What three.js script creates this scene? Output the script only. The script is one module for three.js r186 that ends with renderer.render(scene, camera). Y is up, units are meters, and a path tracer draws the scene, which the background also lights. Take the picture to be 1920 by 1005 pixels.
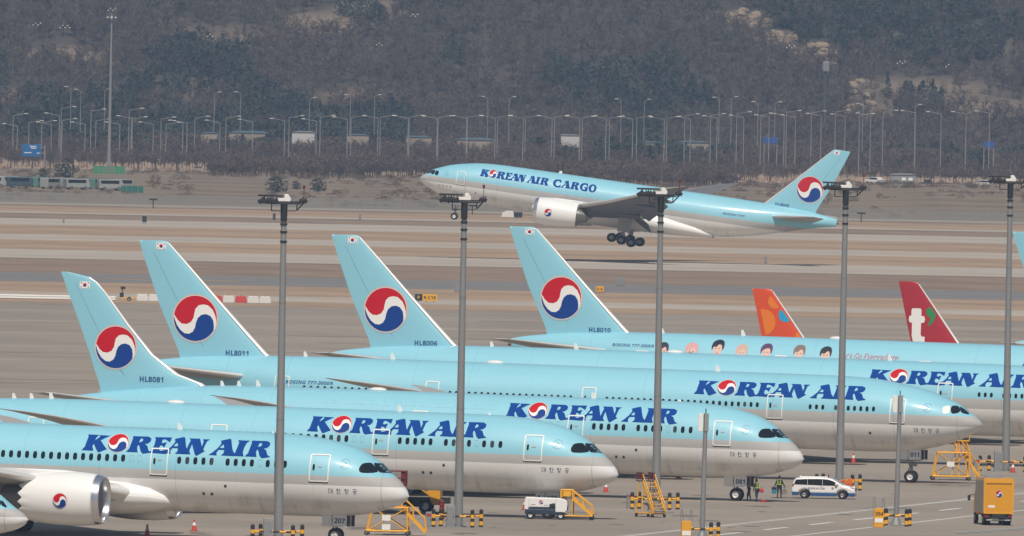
import * as THREE from 'three';
import { mergeGeometries } from 'three/addons/utils/BufferGeometryUtils.js';
import { TessellateModifier } from 'three/addons/modifiers/TessellateModifier.js';
import { RoundedBoxGeometry } from 'three/addons/geometries/RoundedBoxGeometry.js';
import { MarchingCubes } from 'three/addons/objects/MarchingCubes.js';
import { FontLoader } from 'three/addons/loaders/FontLoader.js';

// ------------------------------------------------------------------ camera, sky, sun, exposure
const scene = new THREE.Scene();
const camera = new THREE.PerspectiveCamera(1.50534, 1920 / 1005, 20, 30000);   // a very long lens on a 40 m high lookout, 1.5 km away
camera.position.set(0, 40, 1500);
camera.rotation.set(-517.5 / 38250, 0, 0.0195, 'YXZ');
camera.updateMatrixWorld();
const renderer = new THREE.WebGLRenderer({ antialias: true });
renderer.setSize(1024, 536);
renderer.toneMapping = THREE.LinearToneMapping;
renderer.toneMappingExposure = 1.16;
renderer.shadowMap.enabled = true;
const sunDir = new THREE.Vector3().setFromSphericalCoords(1, THREE.MathUtils.degToRad(90 - 53), THREE.MathUtils.degToRad(2));
// a pale, slightly hazy spring sky, computed as an equirectangular map (air only): paler towards the horizon, soft glow round the sun
{ const W = 512, H = 256, d = new Float32Array(W * H * 4), v = new THREE.Vector3();
  for (let y = 0; y < H; y++) for (let x = 0; x < W; x++) {
    const el = ((y + 0.5) / H - 0.5) * Math.PI, az = ((x + 0.5) / W - 0.5) * 2 * Math.PI; v.set(Math.cos(el) * Math.cos(az), Math.sin(el), Math.cos(el) * Math.sin(az));
    const u = Math.pow(1 - Math.max(0, v.y), 3.2), g = 0.16 * Math.exp(9 * (v.dot(sunDir) - 1)), k = (y * W + x) * 4;
    d[k] = 0.09 + 0.16 * u + g; d[k + 1] = 0.13 + 0.145 * u + g * 0.96; d[k + 2] = 0.20 + 0.105 * u + g * 0.88; d[k + 3] = 1;
  }
  const sky = new THREE.DataTexture(d, W, H, THREE.RGBAFormat, THREE.FloatType); sky.mapping = THREE.EquirectangularReflectionMapping; sky.magFilter = sky.minFilter = THREE.LinearFilter; sky.needsUpdate = true;
  scene.background = sky; scene.environment = sky; }
const sun = new THREE.DirectionalLight(0xfff5e8, 3.5);
sun.position.copy(sunDir).multiplyScalar(3000); sun.castShadow = true;
sun.shadow.mapSize.set(4096, 4096);
Object.assign(sun.shadow.camera, { left: -400, right: 400, top: 2500, bottom: -2500, near: 10, far: 9000 });
sun.name = 'sun'; scene.add(sun); scene.add(sun.target);
scene.fog = new THREE.FogExp2(new THREE.Color().setRGB(0.46, 0.67, 0.95), 0.00006);

// ------------------------------------------------------------------ helpers
const V = (x, y, z) => new THREE.Vector3(x, y, z);
let seed = 20200401;
const rnd = () => { seed = (seed * 1664525 + 1013904223) >>> 0; return seed / 4294967296; };
const rr = (a, b) => a + (b - a) * rnd();
const taken = {};
function numbered(n) { const k = (taken[n] = (taken[n] ?? -1) + 1); return k ? `${n}_${String(k).padStart(3, '0')}` : n; }
function hash(i, j) { let h = (i * 374761393 + j * 668265263) | 0; h = Math.imul(h ^ (h >>> 13), 1274126177); return ((h ^ (h >>> 16)) >>> 0) / 4294967296; }
function noise2(x, y, wx = 0, wy = 0) {                               // value noise, periodic with wx, wy cells when given
  const i = Math.floor(x), j = Math.floor(y), f = x - i, g = y - j, u = f * f * (3 - 2 * f), v = g * g * (3 - 2 * g);
  const m = (a, n) => n ? ((a % n) + n) % n : a;
  const a = hash(m(i, wx), m(j, wy)), b = hash(m(i + 1, wx), m(j, wy)), c = hash(m(i, wx), m(j + 1, wy)), d = hash(m(i + 1, wx), m(j + 1, wy));
  return a + (b - a) * u + (c - a) * v + (a - b - c + d) * u * v;
}
function fbm(x, y, o = 4) { let s = 0, a = 0.5; for (let k = 0; k < o; k++) { s += a * noise2(x, y); x = x * 2.03 + 17.1; y = y * 2.03 + 9.7; a *= 0.5; } return s / (1 - Math.pow(0.5, o)); }
const lin2srgb = (c) => c <= 0.0031308 ? c * 12.92 : 1.055 * Math.pow(c, 1 / 2.4) - 0.055;
function mat(rgb, roughness = 0.6, metalness = 0, more = {}) {       // rgb: linear base colour
  const m = new THREE.MeshPhysicalMaterial({ roughness, metalness, ...more });
  m.color.setRGB(...rgb); return m;
}
function dataTex(w, h, fn, srgb = true) {                           // fn(u, v, x, y) -> linear [r, g, b] (or [r, g, b, a])
  const d = new Uint8Array(w * h * 4);
  for (let y = 0; y < h; y++) for (let x = 0; x < w; x++) {
    const c = fn((x + 0.5) / w, (y + 0.5) / h, x, y), k = (y * w + x) * 4;
    for (let i = 0; i < 3; i++) d[k + i] = 255 * Math.min(1, Math.max(0, srgb ? lin2srgb(Math.max(0, c[i])) : c[i])) + 0.5;
    d[k + 3] = c[3] === undefined ? 255 : c[3] * 255;
  }
  const t = new THREE.DataTexture(d, w, h, THREE.RGBAFormat);
  t.magFilter = THREE.LinearFilter; t.minFilter = THREE.LinearMipmapLinearFilter; t.generateMipmaps = true;
  t.wrapS = t.wrapT = THREE.RepeatWrapping; if (srgb) t.colorSpace = THREE.SRGBColorSpace;
  t.needsUpdate = true; return t;
}
function norm(g) {                                                    // same attributes everywhere, so that anything merges
  let q = g.index ? g.toNonIndexed() : g;
  if (!q.attributes.normal) q.computeVertexNormals();
  if (!q.attributes.uv) q.setAttribute('uv', new THREE.BufferAttribute(new Float32Array(q.attributes.position.count * 2), 2));
  for (const k of Object.keys(q.attributes)) if (!['position', 'normal', 'uv'].includes(k)) q.deleteAttribute(k);
  q.morphAttributes = {}; return q;
}
const merge = (list) => list.length === 1 ? norm(list[0]) : mergeGeometries(list.map(norm));
function obj(name, geos, material, parent) {                         // ONE named mesh
  const m = new THREE.Mesh(Array.isArray(geos) ? merge(geos) : geos, material);
  m.name = parent ? name : numbered(name); m.castShadow = m.receiveShadow = true;
  (parent || scene).add(m); return m;
}
function tag(o, label, category, group) { o.userData.label = label; o.userData.category = category; if (group) o.userData.group = group; return o; }
function thing(name, label, category, [x, y, z] = [0, 0, 0], turn = 0, group) {
  const o = new THREE.Group(); o.name = numbered(name); o.position.set(x, y, z); o.rotation.y = turn; scene.add(o);
  return tag(o, label, category, group);
}
function copyOf(src, [x, y, z], turn, label) {
  const c = src.clone(); c.name = numbered(src.name.replace(/_\d{3}$/, '')); c.position.set(x, y, z); c.rotation.y = turn; c.userData = { ...src.userData, label }; scene.add(c); return c;
}
const nth = (i) => `${i}${i % 100 > 10 && i % 100 < 14 ? 'th' : ['th', 'st', 'nd', 'rd'][i % 10] || 'th'}`;
const struct = (o) => { o.userData.kind = 'structure'; return o; };
const box = (w, h, d, x = 0, y = 0, z = 0) => new THREE.BoxGeometry(w, h, d).translate(x, y, z);
const rbox = (w, h, d, r, x = 0, y = 0, z = 0) => new RoundedBoxGeometry(w, h, d, 2, r).translate(x, y, z);
function bar(a, b, r0, r1 = r0, n = 8) {                              // a round bar from a to b
  const A = V(...a), B = V(...b), d = B.clone().sub(A), L = d.length();
  const g = new THREE.CylinderGeometry(r1, r0, L, n, 1);
  g.applyQuaternion(new THREE.Quaternion().setFromUnitVectors(V(0, 1, 0), d.normalize())); return g.translate(...A.add(B).multiplyScalar(0.5).toArray());
}
function plank(a, b, w, h) {                                          // a square bar from a to b
  const A = V(...a), B = V(...b), d = B.clone().sub(A), L = d.length(), g = new THREE.BoxGeometry(w, L, h);
  g.applyQuaternion(new THREE.Quaternion().setFromUnitVectors(V(0, 1, 0), d.normalize())); return g.translate(...A.add(B).multiplyScalar(0.5).toArray());
}
function shapeOf(pts, curved = false) {
  if (!curved) return new THREE.Shape(pts.map((p) => new THREE.Vector2(...p)));
  const c = new THREE.CatmullRomCurve3(pts.map((p) => V(p[0], p[1], 0)), true, 'centripetal');
  return new THREE.Shape(c.getPoints(pts.length * 5).map((p) => new THREE.Vector2(p.x, p.y)));
}
function profile(pts, depth, bevel = 0.05) {                          // side outline (x, y) extruded across z, centred
  const g = new THREE.ExtrudeGeometry(shapeOf(pts), { depth: depth - 2 * bevel, bevelEnabled: bevel > 0, bevelSize: bevel, bevelThickness: bevel, bevelOffset: -bevel, bevelSegments: 2, curveSegments: 6 });
  return g.translate(0, 0, -depth / 2 + bevel);
}
function wheelGeo(r, w, n = 24) {                                    // tyre, axle along z
  const p = [[r * 0.52, -w * 0.42], [r * 0.8, -w * 0.5], [r * 0.94, -w * 0.45], [r, -w * 0.25], [r, w * 0.25], [r * 0.94, w * 0.45], [r * 0.8, w * 0.5], [r * 0.52, w * 0.42]];
  return new THREE.LatheGeometry(p.map((q) => new THREE.Vector2(...q)), n).rotateX(Math.PI / 2);
}
function rimGeo(r, w, n = 20) {
  const p = [[0.001, -w * 0.3], [r * 0.12, -w * 0.32], [r * 0.2, -w * 0.16], [r * 0.42, -w * 0.18], [r * 0.5, -w * 0.4], [r * 0.55, -w * 0.4], [r * 0.55, w * 0.4], [r * 0.5, w * 0.4], [r * 0.42, w * 0.18], [r * 0.2, w * 0.16], [r * 0.12, w * 0.32], [0.001, w * 0.3]];
  return new THREE.LatheGeometry(p.map((q) => new THREE.Vector2(...q)), n).rotateX(Math.PI / 2);
}
function addWheel(parent, x, y, z, r, w, rimMat = MT.rim) {
  const t = obj('wheel', wheelGeo(r, w).translate(x, y, z), MT.tyre, parent);
  obj('rim', rimGeo(r, w).translate(x, y, z), rimMat, t); return t;
}
const sans = await new FontLoader().loadAsync('fonts/droid/droid_sans_bold.typeface.json');
const serif = await new FontLoader().loadAsync('fonts/droid/droid_serif_bold.typeface.json');
function words(text, size, font = sans, slant = 0, stretch = 1) {    // flat lettering in the xy plane, centred
  const g = new THREE.ShapeGeometry(font.generateShapes(text, size), 4); g.computeBoundingBox();
  const b = g.boundingBox; g.translate(-(b.min.x + b.max.x) / 2, -(b.min.y + b.max.y) / 2, 0);
  if (slant || stretch !== 1) g.applyMatrix4(new THREE.Matrix4().set(stretch, slant, 0, 0, 0, 1, 0, 0, 0, 0, 1, 0, 0, 0, 0, 1));
  return g;
}
function drape(geo, map, off, maxEdge = 0.4) {                       // lays a flat shape (a, b) on a curved skin; map(a, b) -> [point, outward normal]
  let g = geo.index ? geo.toNonIndexed() : geo.clone();
  for (const k of Object.keys(g.attributes)) if (k !== 'position') g.deleteAttribute(k);
  if (maxEdge) g = new TessellateModifier(maxEdge, 5).modify(g);
  const p = g.attributes.position, n = new Float32Array(p.count * 3);
  for (let i = 0; i < p.count; i++) { const [q, m] = map(p.getX(i), p.getY(i)); p.setXYZ(i, q.x + m.x * off, q.y + m.y * off, q.z + m.z * off); n.set([m.x, m.y, m.z], i * 3); }
  const A = V(), B = V(), C = V();
  for (let i = 0; i + 2 < p.count; i += 3) {
    A.fromBufferAttribute(p, i); B.fromBufferAttribute(p, i + 1).sub(A); C.fromBufferAttribute(p, i + 2).sub(A);
    if (B.cross(C).dot(V(n[i * 3], n[i * 3 + 1], n[i * 3 + 2])) < 0) {
      const b = [p.getX(i + 1), p.getY(i + 1), p.getZ(i + 1)], nb = n.slice(i * 3 + 3, i * 3 + 6);
      p.setXYZ(i + 1, p.getX(i + 2), p.getY(i + 2), p.getZ(i + 2)); n.copyWithin(i * 3 + 3, i * 3 + 6, i * 3 + 9);
      p.setXYZ(i + 2, ...b); n.set(nb, i * 3 + 6);
    }
  }
  g.setAttribute('normal', new THREE.BufferAttribute(n, 3)); return norm(g);
}
const drapeShape = (shape, map, off, maxEdge) => drape(new THREE.ShapeGeometry(shape, 8), map, off, maxEdge);
function ring(r0, r1, n = 40) { const s = new THREE.Shape().absarc(0, 0, r1, 0, 2 * Math.PI); if (r0 > 0) s.holes.push(new THREE.Path().absarc(0, 0, r0, 0, 2 * Math.PI)); return new THREE.ShapeGeometry(s, n); }
function roundRect(x0, y0, x1, y1, r) {
  return new THREE.Shape().moveTo(x0 + r, y0).lineTo(x1 - r, y0).quadraticCurveTo(x1, y0, x1, y0 + r).lineTo(x1, y1 - r).quadraticCurveTo(x1, y1, x1 - r, y1).lineTo(x0 + r, y1).quadraticCurveTo(x0, y1, x0, y1 - r).lineTo(x0, y0 + r).quadraticCurveTo(x0, y0, x0 + r, y0);
}
function frameShape(x0, y0, x1, y1, r, w) { const s = roundRect(x0, y0, x1, y1, r); s.holes.push(new THREE.Path(roundRect(x0 + w, y0 + w, x1 - w, y1 - w, Math.max(0.01, r - w)).getPoints(6))); return s; }

// ------------------------------------------------------------------ shared materials (linear base colours)
const BLUE = [0.262, 0.575, 0.69], SILVER = [0.45, 0.445, 0.432], WHITE = [0.80, 0.80, 0.785];
const gloss = { clearcoat: 0.45, clearcoatRoughness: 0.13 };
const MT = {
  tyre: mat([0.012, 0.012, 0.014], 0.85), rim: mat([0.62, 0.61, 0.59], 0.45, 0.2), steel: mat([0.30, 0.31, 0.32], 0.45, 0.6), dark: mat([0.018, 0.02, 0.024], 0.6),
  blue: mat(BLUE, 0.5, 0, gloss), silver: mat(SILVER, 0.5, 0, gloss), white: mat(WHITE, 0.5, 0, gloss), purewhite: mat([0.78, 0.77, 0.74], 0.45),
  lip: mat([0.72, 0.72, 0.74], 0.24, 0.9), wing: mat([0.36, 0.35, 0.335], 0.5), wingEdge: mat([0.75, 0.74, 0.71], 0.35, 0.3), glass: mat([0.006, 0.008, 0.011], 0.1),
  navy: mat([0.0, 0.05, 0.27], 0.7, 0, { specularIntensity: 0.2 }), emRed: mat([0.52, 0.0, 0.008], 0.6, 0, { specularIntensity: 0.4 }), emBlue: mat([0.0, 0.04, 0.24], 0.6, 0, { specularIntensity: 0.4 }), emWhite: mat([0.80, 0.79, 0.76], 0.45), emRing: mat([0.52, 0.50, 0.47], 0.5),
  ink: mat([0.015, 0.03, 0.13], 0.5), regInk: mat([0.01, 0.07, 0.22], 0.5), faint: mat([0.165, 0.39, 0.49], 0.5), paneDim: mat([0.045, 0.05, 0.055], 0.2), darkGrey: mat([0.05, 0.05, 0.055], 0.6), engineCore: mat([0.20, 0.19, 0.18], 0.4, 0.7),  // includes the plain dark grey of spinners, sills and small fittings
  yellow: mat([0.80, 0.40, 0.02], 0.5), yellowTruck: mat([0.72, 0.335, 0.006], 0.42, 0, { clearcoat: 0.3, clearcoatRoughness: 0.2 }), black: mat([0.014, 0.014, 0.016], 0.6), red: mat([0.42, 0.015, 0.015], 0.5), darkRed: mat([0.14, 0.012, 0.014], 0.55), orange: mat([0.62, 0.13, 0.012], 0.5),
  galva: mat([0.25, 0.255, 0.255], 0.55, 0.2), cabinet: mat([0.26, 0.27, 0.27], 0.6), lampGrey: mat([0.225, 0.225, 0.222], 0.6), vanWhite: mat([0.78, 0.78, 0.77], 0.35, 0, gloss), vanBlue: mat([0.015, 0.08, 0.25], 0.35, 0, gloss),
};
// ------------------------------------------------------------------ airliners: local x forward, y up, z to starboard; origin on the ground under the nose wheels; s = metres behind the nose
function pchip(xs, ys) {
  const n = xs.length, h = [], d = [], m = new Array(n).fill(0);
  for (let i = 0; i < n - 1; i++) { h[i] = xs[i + 1] - xs[i]; d[i] = (ys[i + 1] - ys[i]) / h[i]; }
  m[0] = d[0]; m[n - 1] = d[n - 2];
  for (let i = 1; i < n - 1; i++) if (d[i - 1] * d[i] > 0) { const a = 2 * h[i] + h[i - 1], b = h[i] + 2 * h[i - 1]; m[i] = (a + b) / (a / d[i - 1] + b / d[i]); }
  return (x) => {
    if (x <= xs[0]) return ys[0]; if (x >= xs[n - 1]) return ys[n - 1];
    let i = 0; while (x > xs[i + 1]) i++;
    const t = (x - xs[i]) / h[i], t2 = t * t, t3 = t2 * t;
    return (2 * t3 - 3 * t2 + 1) * ys[i] + (t3 - 2 * t2 + t) * h[i] * m[i] + (-2 * t3 + 3 * t2) * ys[i + 1] + (t3 - t2) * h[i] * m[i + 1];
  };
}
function body(spec) {                                                 // fuselage skin as functions
  const T = spec.table, xs = T.map((r) => r[0]), col = (k) => pchip(xs, T.map((r) => r[k]));
  const top = col(1), bot = col(2), hw = col(3), yc = col(4), { sng, cy } = spec;
  const pt = (s, a) => { const S = Math.sin(a), C = Math.cos(a), c = yc(s); return V(sng - s, cy + c + (S > 0 ? top(s) - c : c - bot(s)) * S, hw(s) * C); };
  const nrm = (s, a) => {
    const e = 0.02, s0 = Math.max(0.02, s - e), p = pt(s, a), ds = pt(s0 + 2 * e, a).sub(pt(s0, a)), da = pt(s, a + 0.01).sub(pt(s, a - 0.01));
    const n = da.cross(ds).normalize(); if (n.y * (p.y - cy - yc(s)) + n.z * p.z < 0) n.negate(); return n;
  };
  const aOf = (s, h, side) => { const c = yc(s), r = THREE.MathUtils.clamp(h > c ? (h - c) / (top(s) - c) : (h - c) / (c - bot(s)), -0.999, 0.999), a = Math.asin(r); return side > 0 ? a : Math.PI - a; };
  const at = (side) => (s, h) => { const a = aOf(s, h, side); return [pt(s, a), nrm(s, a)]; };
  const end = xs[xs.length - 1], st = [];
  for (let i = 0; i <= 26; i++) st.push(0.0 + 10 * (i / 26) ** 2);
  for (let s = 12; s < spec.taper; s += 2.5) st.push(s);
  for (let i = 0; i <= 22; i++) st.push(spec.taper + (end - spec.taper) * i / 22);
  const N = 72, pos = [], uv = [], idx = [];
  st.forEach((s) => { for (let k = 0; k <= N; k++) { const p = pt(s, -Math.PI / 2 + 2 * Math.PI * k / N); pos.push(p.x, p.y, p.z); uv.push(s / end, (p.y - cy + 3.3) / 6.6); } });
  for (let i = 0; i < st.length - 1; i++) for (let k = 0; k < N; k++) { const a = i * (N + 1) + k, b = a + N + 1; idx.push(a, a + 1, b, b, a + 1, b + 1); }
  const g = new THREE.BufferGeometry();
  g.setAttribute('position', new THREE.Float32BufferAttribute(pos, 3)); g.setAttribute('uv', new THREE.Float32BufferAttribute(uv, 2)); g.setIndex(idx); g.computeVertexNormals();
  return { pt, nrm, aOf, at, geo: g, end };
}
function paint(spec, plain) {                                        // paint scheme: by height on the body, with panel joints, rivet rows and belly stains
  const W = 2048, H = 512, L = spec.end, seams = [];
  for (let s = spec.seam0; s < L; s += 4.4 + 1.7 * hash(Math.round(s * 10), 3)) seams.push(s);
  const blue = plain || BLUE;
  return dataTex(W, H, (u, v) => {
    const s = u * L, h = v * 6.6 - 3.3;
    const hb = spec.blueLine, hg = spec.greyLine;
    let c = h > hb ? blue : h > hg ? SILVER : WHITE;
    const g = 0.965 + 0.05 * fbm(s * 0.7, h * 1.3 + 40, 3) + 0.02 * (hash(Math.floor(s * 31), Math.floor(h * 70)) - 0.5);
    let k = g;
    for (const q of seams) { const d = Math.abs(s - q); if (d < 0.028) k *= h > hb ? 0.88 : 0.8; }
    for (const q of [2.45, 1.05, -1.45, -2.3]) if (Math.abs(h - q) < 0.013) k *= 0.91;
    let stain = 0;
    if (h < -1.2) { const q = fbm(s * 0.5, h * 2.2, 4), drip = fbm(s * 3.1 + 7, h * 0.4, 3); stain = Math.max(0, q * 0.6 + drip * 0.6 - 0.62) * 1.1 * Math.min(1, (-1.2 - h) * 1.5); }
    const dirt = [0.25, 0.21, 0.16];
    return [0, 1, 2].map((i) => (c[i] * (1 - stain) + dirt[i] * stain) * k);
  });
}
const airfoil = (x) => 2.96 * Math.sqrt(x) - 1.26 * x - 3.5 * x * x + 2.84 * x * x * x - 1.04 * x * x * x * x;     // half thickness of a unit section (times t / 2)
function foilLoft(secs, place, x0 = 0, x1 = 1, n = 12, grow = 1) {  // closed skin through sections {c: chord, t: thickness / chord}; place(sec, along chord 0..1, thickness offset) -> point
  const loop = [];
  for (let i = 0; i <= n; i++) { const q = i / n; loop.push([x1 + (x0 - x1) * Math.sin(q * Math.PI / 2), 1]); }
  for (let i = x0 > 0 ? 0 : 1; i <= n; i++) { const q = 1 - i / n; loop.push([x1 + (x0 - x1) * Math.sin(q * Math.PI / 2), -1]); }
  const pos = [], idx = [], M = loop.length;
  secs.forEach((c) => loop.forEach(([x, sg]) => { const p = place(c, x, sg * airfoil(Math.max(0, x)) * c.t * c.c * 0.5 * grow); pos.push(p.x, p.y, p.z); }));
  for (let i = 0; i < secs.length - 1; i++) for (let k = 0; k < M; k++) { const a = i * M + k, b = i * M + (k + 1) % M; idx.push(a, b, a + M, b, b + M, a + M); }
  for (const e of [0, secs.length - 1]) for (let k = 1; k < M - 1; k++) idx.push(e * M, e * M + k, e * M + k + 1);
  const g = new THREE.BufferGeometry(); g.setAttribute('position', new THREE.Float32BufferAttribute(pos, 3)); g.setIndex(idx); g.computeVertexNormals(); return norm(g);
}
// the lettering: outlines of the wide flared capitals, x to the right, baseline 0, height 265
const GLYPH = {
  K: [[[55, 265], [235, 265], [203, 235], [188, 165], [280, 235], [262, 262], [438, 262], [385, 240], [285, 182], [400, 60], [432, 30], [305, -22], [280, -8], [188, 128], [165, 72], [195, 0], [0, 0], [45, 55], [70, 225]]],
  R: [[[62, 265], [330, 265], [388, 240], [392, 198], [355, 160], [290, 148], [352, 108], [388, 30], [440, 2], [302, -18], [262, 18], [222, 110], [186, 138], [172, 72], [196, 0], [0, 0], [50, 52], [75, 225]], [[207, 240], [245, 238], [262, 212], [248, 182], [196, 166]]],
  E: [[[45, 265], [338, 265], [332, 198], [245, 245], [185, 245], [177, 172], [212, 164], [272, 182], [252, 105], [215, 135], [167, 140], [152, 62], [185, 30], [222, 30], [322, 62], [298, -8], [0, 0], [52, 48], [75, 145], [72, 240]]],
  A: [[[168, 245], [228, 262], [310, 282], [335, 258], [402, 92], [442, 38], [436, 0], [225, 0], [262, 35], [262, 100], [147, 100], [117, 40], [127, 0], [0, 0], [55, 36], [135, 112], [187, 196]], [[222, 190], [167, 128], [247, 128]]],
  N: [[[68, 265], [242, 262], [268, 222], [322, 124], [338, 222], [314, 258], [422, 262], [382, 238], [352, 108], [347, 74], [382, 60], [252, -20], [227, 0], [132, 185], [107, 86], [102, 46], [132, 0], [0, 0], [52, 44], [82, 165], [102, 236]]],
  I: [[[35, 265], [230, 265], [190, 235], [165, 155], [155, 66], [180, 0], [0, 0], [35, 58], [55, 148], [65, 230]]],
  C: [[[372, 262], [382, 165], [330, 215], [250, 240], [170, 215], [130, 135], [165, 50], [250, 25], [330, 48], [390, 95], [372, 5], [250, -15], [110, 15], [15, 110], [40, 205], [130, 265], [240, 278]]],
  G: [[[372, 262], [382, 165], [330, 215], [250, 240], [170, 215], [130, 135], [165, 50], [235, 25], [275, 35], [280, 95], [232, 130], [420, 130], [395, 95], [395, 12], [250, -15], [110, 15], [15, 110], [40, 205], [130, 265], [240, 278]]],
  O: [[[200, 278], [310, 250], [372, 165], [365, 80], [290, 5], [180, -16], [70, 15], [8, 100], [18, 190], [90, 258]], [[200, 245], [140, 200], [120, 120], [170, 30], [215, 22], [265, 90], [268, 185]]],
};
function fatten(pts, d) {                                               // moves an outline outwards by d
  const n = pts.length; let area = 0; for (let i = 0; i < n; i++) { const [x0, y0] = pts[i], [x1, y1] = pts[(i + 1) % n]; area += x0 * y1 - x1 * y0; }
  const sg = area > 0 ? 1 : -1;
  return pts.map(([x, y], i) => { const [ax, ay] = pts[(i + n - 1) % n], [bx, by] = pts[(i + 1) % n], l0 = Math.hypot(x - ax, y - ay) || 1, l1 = Math.hypot(bx - x, by - y) || 1; let nx = (y - ay) / l0 + (by - y) / l1, ny = -(x - ax) / l0 - (bx - x) / l1; const q = Math.hypot(nx, ny) || 1, m = Math.min(1.5, 2 / Math.max(0.6, q)); return [x + sg * nx / q * d * m, y + sg * ny / q * d * m]; });
}
function glyphShape(ch) { const [o0, ...hs0] = GLYPH[ch], o = fatten(o0, 8), hs = hs0.map((h) => fatten(h, -4)), s = shapeOf(o, ch === 'C' || ch === 'G' || ch === 'O'); hs.forEach((h) => s.holes.push(new THREE.Path(shapeOf(h, true).getPoints()))); return s; }
// the round emblem in a unit circle
const EM_RED = [], EM_BLUE = [];
for (let a = 172; a >= -14; a -= 6) EM_RED.push([0.985 * Math.cos(a * Math.PI / 180), 0.985 * Math.sin(a * Math.PI / 180)]);
EM_RED.push([0.955, -0.02], [0.9, 0.16], [0.78, 0.4], [0.56, 0.585], [0.34, 0.62], [0.14, 0.57], [0.0, 0.42], [-0.05, 0.2], [-0.08, 0.02], [-0.2, -0.17], [-0.4, -0.26], [-0.62, -0.24], [-0.8, -0.1], [-0.9, 0.05]);
for (let a = 174; a <= 330; a += 6) EM_BLUE.push([0.985 * Math.cos(a * Math.PI / 180), 0.985 * Math.sin(a * Math.PI / 180)]);
EM_BLUE.push([0.86, -0.3], [0.82, -0.06], [0.68, 0.13], [0.48, 0.2], [0.28, 0.16], [0.12, 0.02], [0.04, -0.18], [0.0, -0.4], [-0.1, -0.58], [-0.27, -0.68], [-0.48, -0.66], [-0.68, -0.52], [-0.84, -0.3], [-0.94, -0.06]);
function emblem(parent, map, r, name = 'emblem', sy = 1, off = 0.012) {   // map(a, b) about the emblem's centre
  const m = (a, b) => map(a * r, b * r * sy);
  const e = obj(name, drape(ring(0, 1.065), m, off, 0.25), MT.emRing, parent);
  obj('white_disc', drape(ring(0, 1.0), m, off + 0.006, 0.25), MT.emWhite, e);
  obj('red_wave', drapeShape(shapeOf(EM_RED), m, off + 0.012, 0.25), MT.emRed, e);
  obj('blue_wave', drapeShape(shapeOf(EM_BLUE), m, off + 0.012, 0.25), MT.emBlue, e);
  return e;
}
// four Korean syllable blocks, strokes in a 0..10 grid: [x0, y0, x1, y1] bars and [cx, cy, r] rings
const HANGUL = [
  [[1, 8.6, 5, 9.4], [1, 1.6, 1.9, 9.4], [1, 1.6, 5, 2.4], [6.2, 1, 7, 10], [8.6, 0.4, 9.5, 10], [6.2, 5, 9, 5.8]],
  [[2, 9.2, 4.6, 9.9], [1, 7.9, 5.6, 8.6], [3.3, 6, 1.5], [7.2, 3.4, 8.1, 10], [8, 6.4, 9.6, 7.1], [2, 0.6, 2.9, 3.2], [2, 0.6, 9, 1.4]],
  [[2, 9.2, 4.6, 9.9], [1, 7.9, 5.6, 8.6], [3.3, 6.1, 1.4], [7.2, 4.4, 8.1, 10], [8, 7, 9.6, 7.7], [5, 2, 1.9]],
  [[1.6, 8.8, 8.2, 9.6], [7.4, 6.6, 8.2, 9.6], [4.6, 5, 5.4, 6.8], [0.6, 4.8, 9.4, 5.5], [5, 2.1, 1.9]],
];
function hangulGeo() {
  const list = [];
  HANGUL.forEach((sy, i) => sy.forEach((q) => list.push(q.length === 4 ? new THREE.PlaneGeometry(q[2] - q[0], q[3] - q[1]).translate((q[0] + q[2]) / 2 + i * 15.5, (q[1] + q[3]) / 2, 0) : ring(q[2] - 0.75, q[2], 14).translate(q[0] + i * 15.5, q[1], 0))));
  return merge(list);
}
const ellipse = (rx, ry, n = 14) => { const s = new THREE.Shape(); for (let i = 0; i < n; i++) { const a = i / n * 2 * Math.PI, c = Math.cos(a), q = Math.sin(a); const x = rx * Math.sign(c) * Math.abs(c) ** 0.75, y = ry * Math.sign(q) * Math.abs(q) ** 0.75; i ? s.lineTo(x, y) : s.moveTo(x, y); } return new THREE.ShapeGeometry(s); };

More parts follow.
